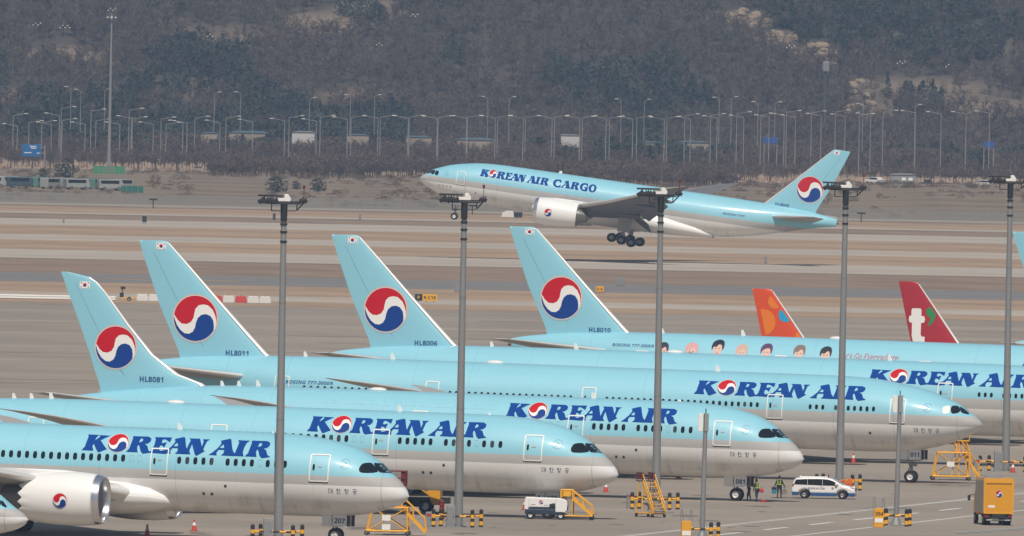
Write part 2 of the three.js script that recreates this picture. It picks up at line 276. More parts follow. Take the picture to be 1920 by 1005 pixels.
const S787 = {
  sng: 5.45, cy: 4.76, taper: 40, end: 61.6, blueLine: 0.06, greyLine: -0.62, seam0: 1.75,
  table: [[0.1, -1.25, -1.27, 0.02, -1.26], [0.2, -0.93, -1.52, 0.40, -1.22], [0.45, -0.58, -1.73, 0.74, -1.15], [0.75, -0.22, -1.93, 1.03, -1.05], [1.07, 0.06, -2.06, 1.26, -0.95], [1.57, 0.46, -2.23, 1.55, -0.8], [2.32, 1.16, -2.47, 1.90, -0.6], [2.94, 1.56, -2.61, 2.12, -0.45], [3.68, 1.94, -2.74, 2.33, -0.3], [4.78, 2.31, -2.86, 2.55, -0.17], [6.01, 2.6, -2.93, 2.70, -0.08], [7.23, 2.79, -2.96, 2.80, -0.03], [8.45, 2.89, -2.97, 2.86, 0], [9.66, 2.95, -2.97, 2.885, 0], [12, 2.97, -2.97, 2.885, 0], [40, 2.97, -2.97, 2.885, 0],
    [44.4, 2.95, -2.75, 2.82, 0.05], [48, 2.87, -2.2, 2.62, 0.3], [51, 2.72, -1.55, 2.35, 0.55], [54, 2.45, -0.85, 1.95, 0.8], [57, 2.12, -0.15, 1.45, 1.0], [59.3, 1.80, 0.4, 0.95, 1.1], [60.8, 1.55, 0.75, 0.55, 1.15], [61.6, 1.35, 0.95, 0.25, 1.15]],
  wing: [[1.0, 18.6, 14.2, -1.9, 0.13], [2.8, 19.8, 12.9, -1.75, 0.13], [6, 21.9, 10.7, -1.35, 0.115], [9.8, 24.3, 8.2, -0.85, 0.105], [15, 27.9, 6.2, -0.05, 0.10], [20, 31.3, 4.6, 0.85, 0.098], [25, 34.8, 3.0, 1.85, 0.095], [27.4, 36.8, 2.1, 2.3, 0.09], [29, 38.6, 1.25, 2.6, 0.085], [30.05, 40.3, 0.4, 2.78, 0.08]],
  stab: [[0.6, 53.2, 5.6, 1.0, 0.1], [2, 54.1, 5.0, 1.12, 0.1], [9.3, 59.1, 2.0, 1.95, 0.09], [9.9, 59.9, 1.2, 2.02, 0.08]],
  fin: [[1.2, 47.9, 10.1, 0.05], [2.2, 48.6, 9.6, 0.07], [2.97, 49.74, 8.7, 0.085], [3.63, 51.72, 7.0, 0.095], [5.12, 53.88, 5.35, 0.095], [7.48, 56.0, 4.15, 0.095], [9.97, 58.0, 3.2, 0.09], [10.75, 58.75, 2.75, 0.08], [11.12, 59.35, 2.3, 0.07], [11.5, 61.2, 0.6, 0.05]],
  finEmblem: [57.0, 5.6, 1.7], finFlag: [59.75, 10.5], finReg: [53.9, 3.15, 0.42], regStretch: 1.0,
  engine: { s0: 20.1, z: 9.75, h: -2.08, r: 1.95, len: 6.1, lip: 1.66, chev: true, emS: 22.9, emH: -2.2, emR: 0.52 },
  fairing: [28.2, 9.6, 3.5, -0.3, -3.42],
  doors: [[6.86, 5.42, 1.6, -0.38], [18.78, 17.45, 1.6, -0.33], [31.6, 30.3, 1.5, -0.33], [46.2, 44.9, 1.55, -0.33]],
  doorWin: 0.66,
  windows: [[29.89, 20.83, 16], [16.61, 14.18, 5], [12.97, 11.15, 4], [9.96, 8.68, 3], [43.9, 33.1, 19]], winH: 0.79, winSize: [0.155, 0.26], winDim: [[20.2], [19.6], [10.55]],
  cockpit: [[[3.34, 0.62], [3.22, 0.96], [3.1, 1.04], [2.67, 1.07], [2.51, 0.95], [2.1, 0.49], [2.22, 0.42], [2.86, 0.36], [3.24, 0.42]], [[2.5, 1.05], [2.19, 1.04], [1.9, 0.97], [1.66, 0.79], [1.32, 0.42], [1.67, 0.39], [1.98, 0.43], [2.15, 0.6]]],
  hangul: [5.48, -1.2, 0.0375], skyRing: [4.35, 0.95], title: [23.98, 14.1, 1.26, 1.08], holes: [[14.78, -1.56], [14.17, -1.57], [13.1, -0.95]],
  gearMain: { s: 31.3, z: 4.9, wheels: 2, r: 0.65, h: 5.5 }, noseR: 0.51, antennas: [[10.2, 0.2, 0.3], [17.2, 0.5, 0.4], [46.5, 0.42, 0.36], [47.9, 0.42, 0.36], [44.9, 0.5, 0.4]], dome: [35.2, 0.72, 0.2],
};
const S777 = {
  sng: 6.05, cy: 5.565, taper: 52, end: 72.6, blueLine: 0.13, greyLine: -0.74, seam0: 1.9,
  table: [[0.12, -0.55, -0.57, 0.02, -0.56], [0.24, -0.33, -0.86, 0.42, -0.54], [0.44, -0.12, -0.98, 0.7, -0.5], [0.77, 0.17, -1.23, 1.02, -0.44], [1.18, 0.4, -1.47, 1.32, -0.38], [1.55, 0.68, -1.66, 1.55, -0.33], [1.92, 0.97, -1.85, 1.75, -0.29], [2.48, 1.27, -2.07, 2.0, -0.24], [3.03, 1.5, -2.27, 2.2, -0.2], [3.94, 1.86, -2.52, 2.46, -0.14], [4.86, 2.14, -2.72, 2.66, -0.09], [5.77, 2.37, -2.87, 2.81, -0.05], [6.95, 2.6, -3.0, 2.94, -0.02], [8.4, 2.84, -3.07, 3.04, 0], [10, 3.0, -3.1, 3.09, 0], [12, 3.08, -3.1, 3.1, 0], [14, 3.1, -3.1, 3.1, 0], [52, 3.1, -3.1, 3.1, 0],
    [56, 3.09, -2.85, 3.02, 0.1], [60, 3.04, -2.15, 2.7, 0.4], [64, 2.95, -1.15, 2.15, 0.85], [67.5, 2.75, -0.15, 1.5, 1.2], [70, 2.5, 0.5, 0.95, 1.4], [71.8, 2.25, 0.85, 0.5, 1.5], [72.6, 2.08, 1.05, 0.14, 1.5]],
  wing: [[1.0, 22.6, 15.2, -2.1, 0.13], [3.0, 24.0, 13.8, -1.9, 0.13], [7, 27, 11.2, -1.45, 0.11], [10.6, 29.6, 9.0, -1.05, 0.10], [17, 34.3, 6.8, -0.2, 0.097], [23, 38.7, 4.8, 0.65, 0.095], [28.5, 42.9, 3.1, 1.45, 0.09], [30.4, 44.8, 2.1, 1.75, 0.085], [32.3, 47.3, 0.5, 2.05, 0.08]],
  stab: [[0.6, 61.8, 7.2, 1.15, 0.1], [2.4, 63.3, 6.4, 1.3, 0.1], [10.0, 69.0, 2.7, 2.1, 0.09], [10.75, 69.9, 1.7, 2.2, 0.08]],
  fin: [[1.6, 59.6, 9.5, 0.05], [2.6, 60.9, 8.4, 0.075], [3.15, 61.7, 7.75, 0.09], [5, 63.55, 6.75, 0.095], [6.92, 65.45, 5.75, 0.095], [10.72, 69.13, 3.5, 0.09], [12.1, 70.5, 2.6, 0.085], [12.28, 70.85, 2.25, 0.07]],
  finEmblem: [68.0, 5.9, 1.93], finFlag: [71.2, 11.84], finReg: [64.25, 3.12, 0.42], regStretch: 1.0,
  engine: { s0: 22.4, z: 9.9, h: -2.5, r: 2.05, len: 6.4, lip: 1.72, chev: false, emS: 25.2, emH: -2.5, emR: 0.5 },
  fairing: [32.5, 11.0, 3.55, -0.4, -3.55],
  doors: [[7.34, 6.05, 1.42, -0.6], [17.8, 16.43, 1.4, -0.6], [33.68, 32.44, 1.42, -0.6], [47.15, 45.97, 1.45, -0.6], [60.29, 58.97, 1.43, -0.6]],
  doorWin: 0.5,
  windows: [[31.5, 18.6, 25], [14.08, 13.0, 3], [11.9, 8.69, 7], [45.0, 34.6, 20], [57.6, 48.1, 17]], winH: 0.5, winSize: [0.13, 0.2], winDim: [],
  cockpit: [[[3.06, 0.85], [2.61, 0.93], [2.55, 0.37], [2.95, 0.3], [3.07, 0.59]], [[2.46, 0.92], [2.02, 0.92], [1.79, 0.49], [2.32, 0.35]], [[1.89, 0.87], [1.5, 0.62], [1.14, 0.30], [1.65, 0.44]]],
  hangul: [5.34, -1.32, 0.037], skyRing: [4.3, 0.75], title: [24.08, 14.62, 1.22, 1.06], holes: [[20.5, -1.6], [9.0, -1.5]],
  gearMain: { s: 37.3, z: 5.5, wheels: 3, r: 0.66, h: 6.3 }, noseR: 0.52, antennas: [[12.3, 0.2, 0.3], [22.6, 0.55, 0.42], [58.2, 0.45, 0.36], [50.6, 0.55, 0.42]], dome: [42, 0.75, 0.2],
};
const shiftRows = (rows, from, d, k = 0) => rows.map((r) => { const q = [...r]; if (q[k] >= from) q[k] += d; return q; });
const S777F = { ...S777, taper: 42.4, end: 62.45, table: S777.table.map((r) => { const q = [...r]; if (q[0] >= 50) q[0] -= 10.14; return q; }), wing: shiftRows(S777.wing, 0, -4.0, 1).map(([z, s, c, h, t]) => [z, s, c, h + 2.5 * (z / 32) ** 2, t]), stab: shiftRows(S777.stab, 0, -10.14, 1), fin: shiftRows(S777.fin, 0, -10.14, 1),
  finEmblem: [57.85, 5.9, 1.93], finFlag: [61.05, 11.84], finReg: [54.1, 3.12, 0.42], engine: { ...S777.engine, s0: 18.9, emS: 21.2, emH: -2.6, emR: 0.55 }, fairing: [27.0, 11.0, 3.55, -0.4, -3.55], doors: [[7.2, 5.9, 1.42, -0.6]], windows: [], gearMain: { s: 31.8, z: 5.5, wheels: 3, r: 0.66, h: 6.3 }, antennas: [[20.5, 0.4, 0.6]], dome: null };
// a narrow-body twin
const S737 = {
  sng: 4.0, cy: 3.35, taper: 25, end: 38.4, blueLine: 0.1, greyLine: -0.45, seam0: 1.4,
  table: [[0.05, -0.62, -0.66, 0.02, -0.64], [0.2, -0.38, -0.92, 0.42, -0.62], [0.5, -0.12, -1.15, 0.72, -0.58], [1.0, 0.18, -1.38, 1.05, -0.48], [1.6, 0.62, -1.55, 1.32, -0.36], [2.3, 1.15, -1.7, 1.55, -0.24], [3.2, 1.52, -1.83, 1.72, -0.14], [4.4, 1.76, -1.94, 1.83, -0.06], [6, 1.9, -2.0, 1.88, 0], [8, 1.95, -2.02, 1.88, 0], [25, 1.95, -2.02, 1.88, 0], [29, 1.95, -1.6, 1.75, 0.1], [33, 1.88, -0.6, 1.3, 0.6], [36, 1.7, 0.3, 0.75, 1.0], [38, 1.4, 0.85, 0.3, 1.1], [38.4, 1.25, 1.0, 0.1, 1.1]],
  wing: [[0.8, 12.6, 8.0, -1.5, 0.13], [1.9, 13.6, 7.2, -1.4, 0.13], [5.6, 16.4, 4.9, -1.0, 0.11], [16.4, 22.6, 1.7, 0.25, 0.1], [17.1, 23.4, 1.2, 0.35, 0.09]],
  stab: [[0.4, 33.2, 3.9, 0.9, 0.1], [6.6, 37.0, 1.7, 1.55, 0.09], [7.1, 37.6, 1.2, 1.6, 0.08]],
  fin: [[1.2, 30.2, 7.0, 0.05], [1.9, 31.1, 6.3, 0.07], [2.6, 32.4, 5.25, 0.09], [5, 34.2, 4.05, 0.095], [7.8, 36.3, 2.6, 0.09], [9.0, 37.2, 2.0, 0.085], [9.2, 37.5, 1.75, 0.07]],
  engine: { s0: 12.4, z: 4.9, h: -1.75, r: 1.05, len: 3.6, lip: 0.85, chev: false }, fairing: [17, 5.5, 2.15, -0.7, -2.25],
  doors: [[4.9, 3.95, 0.95, -0.75]], doorWin: 0.3, windows: [], winDim: [], cockpit: [[[2.95, 0.45], [2.75, 0.8], [2.3, 0.8], [2.35, 0.35]], [[2.22, 0.8], [1.9, 0.72], [1.75, 0.35], [2.28, 0.33]], [[1.8, 0.66], [1.6, 0.5], [1.35, 0.2], [1.66, 0.32]]], holes: [],
  gearMain: { s: 19.6, z: 2.85, wheels: 1, r: 0.56, h: 3.6 }, noseR: 0.34, antennas: [[9, 0.3, 0.4]], dome: null,
};
const skins = new Map();
const skinOf = (spec) => { if (!skins.has(spec)) skins.set(spec, { b: body(spec), m: new Map() }); return skins.get(spec); };
function wingPlace(spec, side, dy = 0) { return (c, x, t) => V(spec.sng - (c.s + x * c.c), spec.cy + c.h + t + dy, side * c.z); }
const secOf = (rows) => rows.map(([z, s, c, h, t]) => ({ z, s, c, h, t }));
function finAt(spec, side) {
  const hs = spec.fin.map((r) => r[0]), le = pchip(hs, spec.fin.map((r) => r[1])), ch = pchip(hs, spec.fin.map((r) => r[2])), tk = pchip(hs, spec.fin.map((r) => r[3]));
  return (s, h) => { const z = (q) => { const x = THREE.MathUtils.clamp((q - le(h)) / ch(h), 0.01, 0.99); return airfoil(x) * tk(h) * ch(h) * 0.5; }; const d = (z(s + 0.1) - z(s - 0.1)) / 0.2; return [V(spec.sng - s, spec.cy + h, side * z(s)), V(d, 0.02, side).normalize()]; };
}
function engineOn(root, spec, side, opt) {
  const E = spec.engine, X = spec.sng - E.s0, Y = spec.cy + E.h, Z = side * E.z, L = E.len, R = E.r;
  const turn = (pts, n = 64) => new THREE.LatheGeometry(pts.map((p) => new THREE.Vector2(p[1], -p[0])), n).rotateZ(-Math.PI / 2).translate(X, Y, Z);     // profile [metres behind lip, radius]
  const outer = [[0.55, E.lip + 0.155], [1.1, R * 0.965], [1.8, R * 0.995], [2.6, R], [3.6, R * 0.985], [4.6, R * 0.94], [5.3 * L / 6.1, R * 0.885], [L, R * 0.82]];
  const cowl = new THREE.LatheGeometry(outer.map((p) => new THREE.Vector2(p[1], -Math.min(p[0], L))), 96);
  if (E.chev) { const p = cowl.attributes.position; for (let i = 0; i < p.count; i++) if (p.getY(i) < -L + 0.01) { const a = Math.atan2(p.getX(i), p.getZ(i)); p.setY(i, -L + 0.32 * Math.abs(((a / (2 * Math.PI) * 16) % 1 + 1) % 1 - 0.5) * 2); } cowl.computeVertexNormals(); }
  cowl.rotateZ(-Math.PI / 2).translate(X, Y, Z);
  const e = obj('engine', cowl, MT.white, root);
  obj('inlet_lip', turn([[0.62, E.lip + 0.165], [0.25, E.lip + 0.10], [0.06, E.lip + 0.045], [0, E.lip], [0.05, E.lip - 0.06], [0.25, E.lip - 0.13], [0.6, E.lip - 0.17]]), MT.lip, e);
  obj('inlet_duct', turn([[0.58, E.lip - 0.168], [1.5, E.lip - 0.13], [1.75, E.lip - 0.12]]), MT.silver, e);
  const blades = []; for (let k = 0; k < 18; k++) blades.push(new THREE.PlaneGeometry(0.34, E.lip - 0.35).rotateY(0.75).translate(0, (E.lip - 0.35) / 2 + 0.2, 0).rotateZ(k / 18 * 2 * Math.PI));
  obj('fan', [merge(blades).rotateY(Math.PI / 2).translate(X - 1.6, Y, Z)], MT.steel, e);
  obj('fan_case', turn([[1.8, 0.01], [1.8, E.lip - 0.12]]), MT.dark, e);
  obj('spinner', turn([[0.95, 0.01], [1.1, 0.12], [1.6, 0.34], [1.75, 0.36]], 24), MT.darkGrey, e);
  obj('exhaust_nozzle', turn([[L - 1.2, R * 0.62], [L - 0.3, R * 0.60], [L + 0.6, R * 0.5], [L + 1.5, R * 0.36], [L + 1.48, R * 0.33], [L + 0.5, R * 0.42]]), MT.engineCore, e);
  obj('exhaust_plug', turn([[L + 0.9, R * 0.25], [L + 1.6, R * 0.19], [L + 2.4, 0.03]], 24), MT.engineCore, e);
  obj('bypass_duct', turn([[L - 0.15, R * 0.8], [L - 0.5, R * 0.8], [L - 0.9, R * 0.62]]), MT.dark, e);
  // pylon: a tapering fin from the top of the cowl into the wing
  const wr = spec.wing.reduce((a, b) => Math.abs(b[0] - E.z) < Math.abs(a[0] - E.z) ? b : a), yw = spec.cy + wr[3];
  const py = [{ y: Y + R * 0.62, s: E.s0 + 1.3, c: L + 1.1, t: 0.08 }, { y: Y + R * 0.97, s: E.s0 + 1.6, c: L + 1.6, t: 0.075 }, { y: Math.max(yw + 0.12, Y + R * 1.05), s: E.s0 + 3.0, c: L + 1.6, t: 0.07 }];
  obj('pylon', foilLoft(py, (c, x, t) => V(spec.sng - (c.s + x * c.c), c.y, Z + t)), MT.white, e);
  if (E.emR && opt.emblem) {
    const m = (a, b) => { const sg = side, an = Math.asin(THREE.MathUtils.clamp((E.emH - E.h + b) / (R * 0.995), -0.9, 0.9)); return [V(spec.sng - E.emS + (side > 0 ? a : -a), Y + R * 0.995 * Math.sin(an), Z + sg * R * 0.995 * Math.cos(an)), V(0, Math.sin(an), sg * Math.cos(an))]; };
    emblem(e, m, E.emR, 'emblem', 1, 0.03);
  }
  const wire = []; for (const q of [1.95, 3.9]) wire.push(turn([[q, outer[2][1] * 0.998 + 0.006], [q + 0.03, outer[2][1] * 0.998 + 0.006]], 96));
  return e;
}
function landingGear(root, spec, opt) {
  const drop = opt.drop ?? ((s) => -Math.tan(opt.pitch ?? 0) * (s - spec.sng));        // where the ground lies in the body's own axes
  const yb = skinOf(spec).b.pt(spec.sng, -Math.PI / 2).y + 0.06, r = spec.noseR, n = new THREE.Group(); n.name = 'nose_gear'; root.add(n);
  const oy = opt.drop ? opt.drop(spec.sng) : 0;
  obj('strut', [bar([0, oy + r + 0.1, 0], [0.12, yb + 0.5, 0], 0.11), bar([0, oy + r, -0.34], [0, oy + r, 0.34], 0.08), bar([-0.05, oy + r * 2 + 0.15, 0], [-0.75, yb + 0.3, 0], 0.06), bar([-0.1, oy + r * 2 + 0.3, 0], [-0.42, oy + r * 1.2, 0], 0.05), bar([-0.42, oy + r * 1.2, 0], [-0.02, oy + r * 0.9, 0], 0.05), box(0.5, 0.22, 0.35, 0.2, oy + r * 2 + 0.45, 0)], MT.steel, n);
  for (const s of [-1, 1]) addWheel(n, 0, oy + r, s * 0.29, r, 0.36);
  for (const s of [-1, 1]) {
    const d = obj('gear_door', [box(0.72, 0.86, 0.05, -0.55, yb - 0.36, s * 0.62), box(1.05, 0.86, 0.05, 0.42, yb - 0.36, s * 0.62)], MT.white, n);
    if (opt.number && s > 0) obj('number', words(opt.number, 0.36).translate(0.42, yb - 0.36, 0.655), MT.ink, d);
    obj('door_edge', box(0.22, 0.8, 0.1, 1.08, yb - 0.36, s * 0.62), MT.darkGrey, d);
  }
  const G = spec.gearMain;
  for (const s of [-1, 1]) {
    const g = new THREE.Group(); g.name = 'main_gear'; root.add(g);
    const x = spec.sng - G.s, y0 = drop(G.s), z = s * G.z, t = opt.bogieTilt ?? 0;
    obj('strut', [bar([x, y0 + G.r, z], [x - 0.2, y0 + G.h * 0.66, z], opt.drop ? 0.3 : 0.2), bar([x, y0 + G.r + 0.9, z], [x + 0.4, y0 + G.h * 0.6, z - s * 1.9], 0.1), bar([x + 0.1, y0 + G.r + 0.3, z], [x + 0.75, y0 + 2.2, z], 0.07), bar([x - (G.wheels - 1) * 0.75, y0 + G.r - (G.wheels - 1) * 0.75 * t, z], [x + (G.wheels - 1) * 0.75, y0 + G.r + (G.wheels - 1) * 0.75 * t, z], 0.13)], MT.steel, g);
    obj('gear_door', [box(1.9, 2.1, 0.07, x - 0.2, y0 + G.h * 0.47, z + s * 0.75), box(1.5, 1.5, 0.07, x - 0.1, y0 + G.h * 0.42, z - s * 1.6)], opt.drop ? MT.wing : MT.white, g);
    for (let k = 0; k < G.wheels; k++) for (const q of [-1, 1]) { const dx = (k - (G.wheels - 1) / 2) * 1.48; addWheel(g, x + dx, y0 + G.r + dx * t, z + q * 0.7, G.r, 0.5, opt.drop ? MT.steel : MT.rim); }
  }
}
function airliner(spec, opt) {
  const root = thing(opt.name, opt.label, 'airplane', opt.at, opt.turn, opt.group), sk = skinOf(spec), B = sk.b, sides = opt.side, at = B.at(sides);
  root.rotation.set(0, opt.turn, -(opt.pitch ?? 0), 'YXZ');
  if (opt.lift) root.rotation.z = opt.lift;
  const key = opt.plain ? opt.plain.join() : '';
  if (!sk.m.has(key)) sk.m.set(key, mat([1, 1, 1], 0.5, 0, { ...gloss, map: paint(spec, opt.plain) }));
  obj('fuselage', B.geo, sk.m.get(key), root);
  const fk = spec.wing[1][2] / 12.9, f0 = spec.wing[1][1], fr = spec.table.find((r) => r[0] >= 14)[3] / 2.885;
  const FR = [[-2.5, -1.85, -2.7, 1.7], [-2.0, -1.35, -2.88, 2.45], [-1.0, -0.85, -3.08, 3.0], [0.8, -0.5, -3.3, 3.42], [3, -0.35, -3.44, 3.6], [5.6, -0.28, -3.5, 3.64], [12.5, -0.3, -3.5, 3.46], [16.5, -0.6, -3.4, 3.2], [20.5, -1.4, -3.15, 2.5], [23, -2.2, -2.95, 1.5]].map(([a, b, c, d]) => ({ s: f0 + a * fk, top: b * fr, bot: c * fr, hw: d * fr }));
  const fair = (() => { const N = 40, pos = [], idx = []; FR.forEach((q) => { for (let k = 0; k <= N; k++) { const a = k / N * 2 * Math.PI, C = Math.cos(a), S = Math.sin(a); pos.push(spec.sng - q.s, spec.cy + (q.top + q.bot) / 2 + (q.top - q.bot) / 2 * Math.sign(S) * Math.abs(S) ** 0.9, q.hw * Math.sign(C) * Math.abs(C) ** 0.85); } }); for (let i = 0; i < FR.length - 1; i++) for (let k = 0; k < N; k++) { const a = i * (N + 1) + k, b = a + N + 1; idx.push(a, a + 1, b, b, a + 1, b + 1); } const g = new THREE.BufferGeometry(); g.setAttribute('position', new THREE.Float32BufferAttribute(pos, 3)); g.setIndex(idx); g.computeVertexNormals(); return norm(g); })();
  obj('wing_fairing', fair, MT.white, root);
  for (const s of [1, -1]) {
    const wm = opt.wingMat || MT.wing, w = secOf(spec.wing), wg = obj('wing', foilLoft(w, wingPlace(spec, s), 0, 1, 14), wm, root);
    obj('leading_edge', foilLoft(w.slice(1), wingPlace(spec, s), 0, 0.09, 6, 1.06), MT.wingEdge, wg);
    for (const [k, f] of [[2, 0.5], [4, 0.2], [5, 0.1]].filter((q) => q[0] < w.length - 1)) {                     // flap track fairings under the trailing edge
      const a = w[k], b = w[k + 1] || w[k], z = a.z + (b.z - a.z) * f, ss = a.s + (b.s - a.s) * f, c = a.c + (b.c - a.c) * f, h = a.h + (b.h - a.h) * f;
      obj('flap_fairing', new THREE.SphereGeometry(1, 12, 8).scale(c * 0.33, 0.32, 0.24).translate(spec.sng - ss - c * 0.86, spec.cy + h - 0.35, s * z), wm, wg);
    }
    if (opt.flaps) for (const [z0, z1, drop] of [[3.6, 9.6, 0.55], [11.2, 22, 0.5]]) {
      const g = [z0, z1].map((z) => { let k = 0; while (w[k + 1].z < z) k++; const f = (z - w[k].z) / (w[k + 1].z - w[k].z), L = (q) => w[k][q] + (w[k + 1][q] - w[k][q]) * f; return { z, s: L('s') + L('c') * 0.94, c: L('c') * 0.24, h: L('h') - 0.12, t: 0.12 }; });
      obj('flap', foilLoft(g, (c, x, t) => V(spec.sng - (c.s + x * c.c * 0.86), spec.cy + c.h + t - x * c.c * drop, s * c.z)), wm, wg);
    }
    const st = secOf(spec.stab), tp = obj('tailplane', foilLoft(st, wingPlace(spec, s), 0, 1, 10), MT.wing, root);
    obj('leading_edge', foilLoft(st, wingPlace(spec, s), 0, 0.08, 5, 1.06), MT.wingEdge, tp);
    engineOn(root, spec, s, { emblem: opt.emblem !== false && s === sides });
  }
  const fs = spec.fin.map(([h, s, c, t]) => ({ h, s, c, t })), fp = (c, x, t) => V(spec.sng - (c.s + x * c.c), spec.cy + c.h, t);
  const fin = obj('tail_fin', foilLoft(fs, fp, 0, 1, 14), opt.finMat || MT.blue, root);
  obj('leading_edge', foilLoft(fs.slice(1, -1), fp, 0, 0.05, 6, 1.12), MT.wingEdge, fin);
  const fm = finAt(spec, sides), dir = sides > 0 ? -1 : 1;
  obj('rudder_joint', drape(new THREE.PlaneGeometry(0.05, 7.6 * spec.fin.at(-1)[0] / 12), (a, b) => { const h = spec.fin[2][0] + 0.4 + (b + 3.8 * spec.fin.at(-1)[0] / 12), le = pchip(spec.fin.map((r) => r[0]), spec.fin.map((r) => r[1])), ch = pchip(spec.fin.map((r) => r[0]), spec.fin.map((r) => r[2])); return fm(le(h) + ch(h) * 0.68 + a, h); }, 0.008, 0.8), opt.finLine || MT.faint, fin);
  if (opt.finArt) opt.finArt(fin, fm, dir);
  if (spec.finEmblem && opt.emblem !== false) {
    const [es, eh, er] = spec.finEmblem; emblem(fin, (a, b) => fm(es + dir * a, eh + b), er, 'emblem', 1, 0.02);
    const [gs, gh] = spec.finFlag, f = obj('flag', drape(new THREE.PlaneGeometry(0.86, 0.56), (a, b) => fm(gs + dir * a, gh + b), 0.015, 0.3), MT.emWhite, fin);
    obj('flag_red', drape(new THREE.CircleGeometry(0.15, 16, 0, Math.PI), (a, b) => fm(gs + dir * a, gh + b), 0.022, 0), MT.emRed, f); obj('flag_blue', drape(new THREE.CircleGeometry(0.15, 16, Math.PI, Math.PI), (a, b) => fm(gs + dir * a, gh + b), 0.022, 0), MT.emBlue, f);
    const bars = []; for (const x of [-1, 1]) for (const y of [-1, 1]) bars.push(new THREE.PlaneGeometry(0.1, 0.07).translate(x * 0.29, y * 0.17, 0)); bars.forEach((q) => obj('flag_bars', drape(q, (a, b) => fm(gs + dir * a, gh + b), 0.022, 0), MT.ink, f));
  }
  if (opt.reg) obj('registration', drape(words(opt.reg, spec.finReg[2], sans, 0, 1.05), (a, b) => fm(spec.finReg[0] + dir * a, spec.finReg[1] + b), 0.02, 0.5), MT.regInk, fin);
  // doors
  spec.doors.forEach(([s1, s0, h1, h0]) => {
    const d = obj('door', drapeShape(frameShape(s0, h0, s1, h1, 0.16, 0.085), at, 0.03, 0.35), opt.doorMat || MT.purewhite, root), c = (s0 + s1) / 2;
    if (spec.windows.length) obj('door_window', drape(ellipse(0.085, 0.22), (a, b) => at(sides > 0 ? s1 - 0.32 + a : s0 + 0.32 + a, spec.doorWin + b), 0.034, 0.3), MT.glass, d);
    obj('door_handle', drapeShape(roundRect(c - 0.2, h0 + 1.05, c + 0.12, h0 + 1.17, 0.05), at, 0.034, 0.4), MT.silver, d);
    obj('door_sill', drapeShape(roundRect(s0 + 0.02, h0 - 0.09, s1 - 0.02, h0 - 0.02, 0.02), at, 0.016, 0.4), MT.darkGrey, d);
  });
  // cabin windows: one pane shape, moved along the straight body
  if (spec.windows.length) {
    if (!sk.pane) sk.pane = drape(ellipse(...spec.winSize), (a, b) => at(30 + a, spec.winH + b), 0.012, 0.3);
    for (const [s1, s0, n] of spec.windows) for (let k = 0; k < n; k++) { const s = s1 + (s0 - s1) * k / (n - 1); if (s < 9) { obj('cabin_window', drape(ellipse(...spec.winSize), (a, b) => at(s + a, spec.winH + b), 0.012, 0.3), MT.glass, root); continue; } const m = obj('cabin_window', sk.pane, hash(Math.round(s * 50), Math.round(root.position.x * 7)) < 0.2 ? MT.paneDim : MT.glass, root); m.position.x = 30 - s; }
    for (const [s] of spec.winDim) obj('blanked_window', drapeShape((() => { const e = roundRect(-0.15, -0.25, 0.15, 0.25, 0.14); e.holes.push(new THREE.Path(roundRect(-0.125, -0.225, 0.125, 0.225, 0.12).getPoints(6))); return e; })(), (a, b) => at(s + a, spec.winH + b), 0.01, 0.3), MT.faint, root);
  }
  for (const s of [1, -1]) spec.cockpit.forEach((p, i) => obj('cockpit_window', drapeShape(shapeOf(p, true), B.at(s), 0.02, 0.12), opt.glarePane && i === 0 ? MT.emWhite : MT.glass, root));  // the option paints sun glare in plain white on the first pane
  spec.holes.forEach(([s, h]) => obj('service_port', drape(new THREE.CircleGeometry(0.11, 14), (a, b) => at(s + a, h + b), 0.012, 0), MT.darkGrey, root));
  // titles
  if (opt.title) {
    const [sStart, len, h0, hh] = opt.titleAt || spec.title, k = len / opt.titleW, ky = hh / 265;
    for (const [ch, x0] of opt.title) {
      if (ch === '@') { emblem(root, (a, b) => at(sStart + dir * (x0 * k + a), h0 + 142 * ky + b), 0.79 * k * 236, 'title_emblem', ky * 200 / (k * 236), 0.012); continue; }
      obj('title_letter', drape(new THREE.ShapeGeometry(glyphShape(ch), 6), (a, b) => at(sStart + dir * (x0 + a) * k, h0 + b * ky), 0.02, 60), MT.navy, root);
    }
  }
  if (opt.title && spec.hangul) { const [hs, hh, hk] = spec.hangul; obj('korean_title', drape(hangulGeo(), (a, b) => at(hs + dir * a * hk * (sides > 0 ? 1 : 1) - (sides > 0 ? 0 : 2.1), hh + b * hk), 0.016, 0), MT.ink, root); }
  if (opt.title && spec.skyRing) { const [ks, kh] = spec.skyRing, ln = []; for (let i = 0; i < 4; i++) ln.push(new THREE.PlaneGeometry(0.34, 0.035).rotateZ(0.5 - i * 0.25).translate(0.03 * i, 0.12 - 0.09 * i, 0)); obj('alliance_mark', [drape(ring(0.33, 0.36, 24), (a, b) => at(ks + a, kh + b), 0.014, 0), drape(merge(ln), (a, b) => at(ks + a, kh + b), 0.014, 0)], MT.faint, root); }
  if (opt.small) { const [txt, s, h, z] = opt.small; obj('type_lettering', drape(words(txt, z, sans, 0.2, 1.25), (a, b) => at(s + dir * a, h + b), 0.016, 0), MT.regInk, root); }
  // radome joint, aerials, satellite dome
  { const j = []; for (let k = 0; k <= 40; k++) j.push(B.pt(spec.seam0, -1.45 + 2.9 * k / 40 + (sides > 0 ? 0 : Math.PI))); const c = new THREE.CatmullRomCurve3(j); obj('radome_joint', new THREE.TubeGeometry(c, 60, 0.014, 4), MT.silver, root); }
  spec.antennas.forEach(([s, h, w]) => { const y = B.pt(s, Math.PI / 2).y - 0.05; obj('antenna', foilLoft([{ y, s, c: w, t: 0.1 }, { y: y + h, s: s + h * 0.45, c: w * 0.5, t: 0.09 }], (c, x, t) => V(spec.sng - (c.s + x * c.c), c.y, t), 0, 1, 5), MT.purewhite, root); });
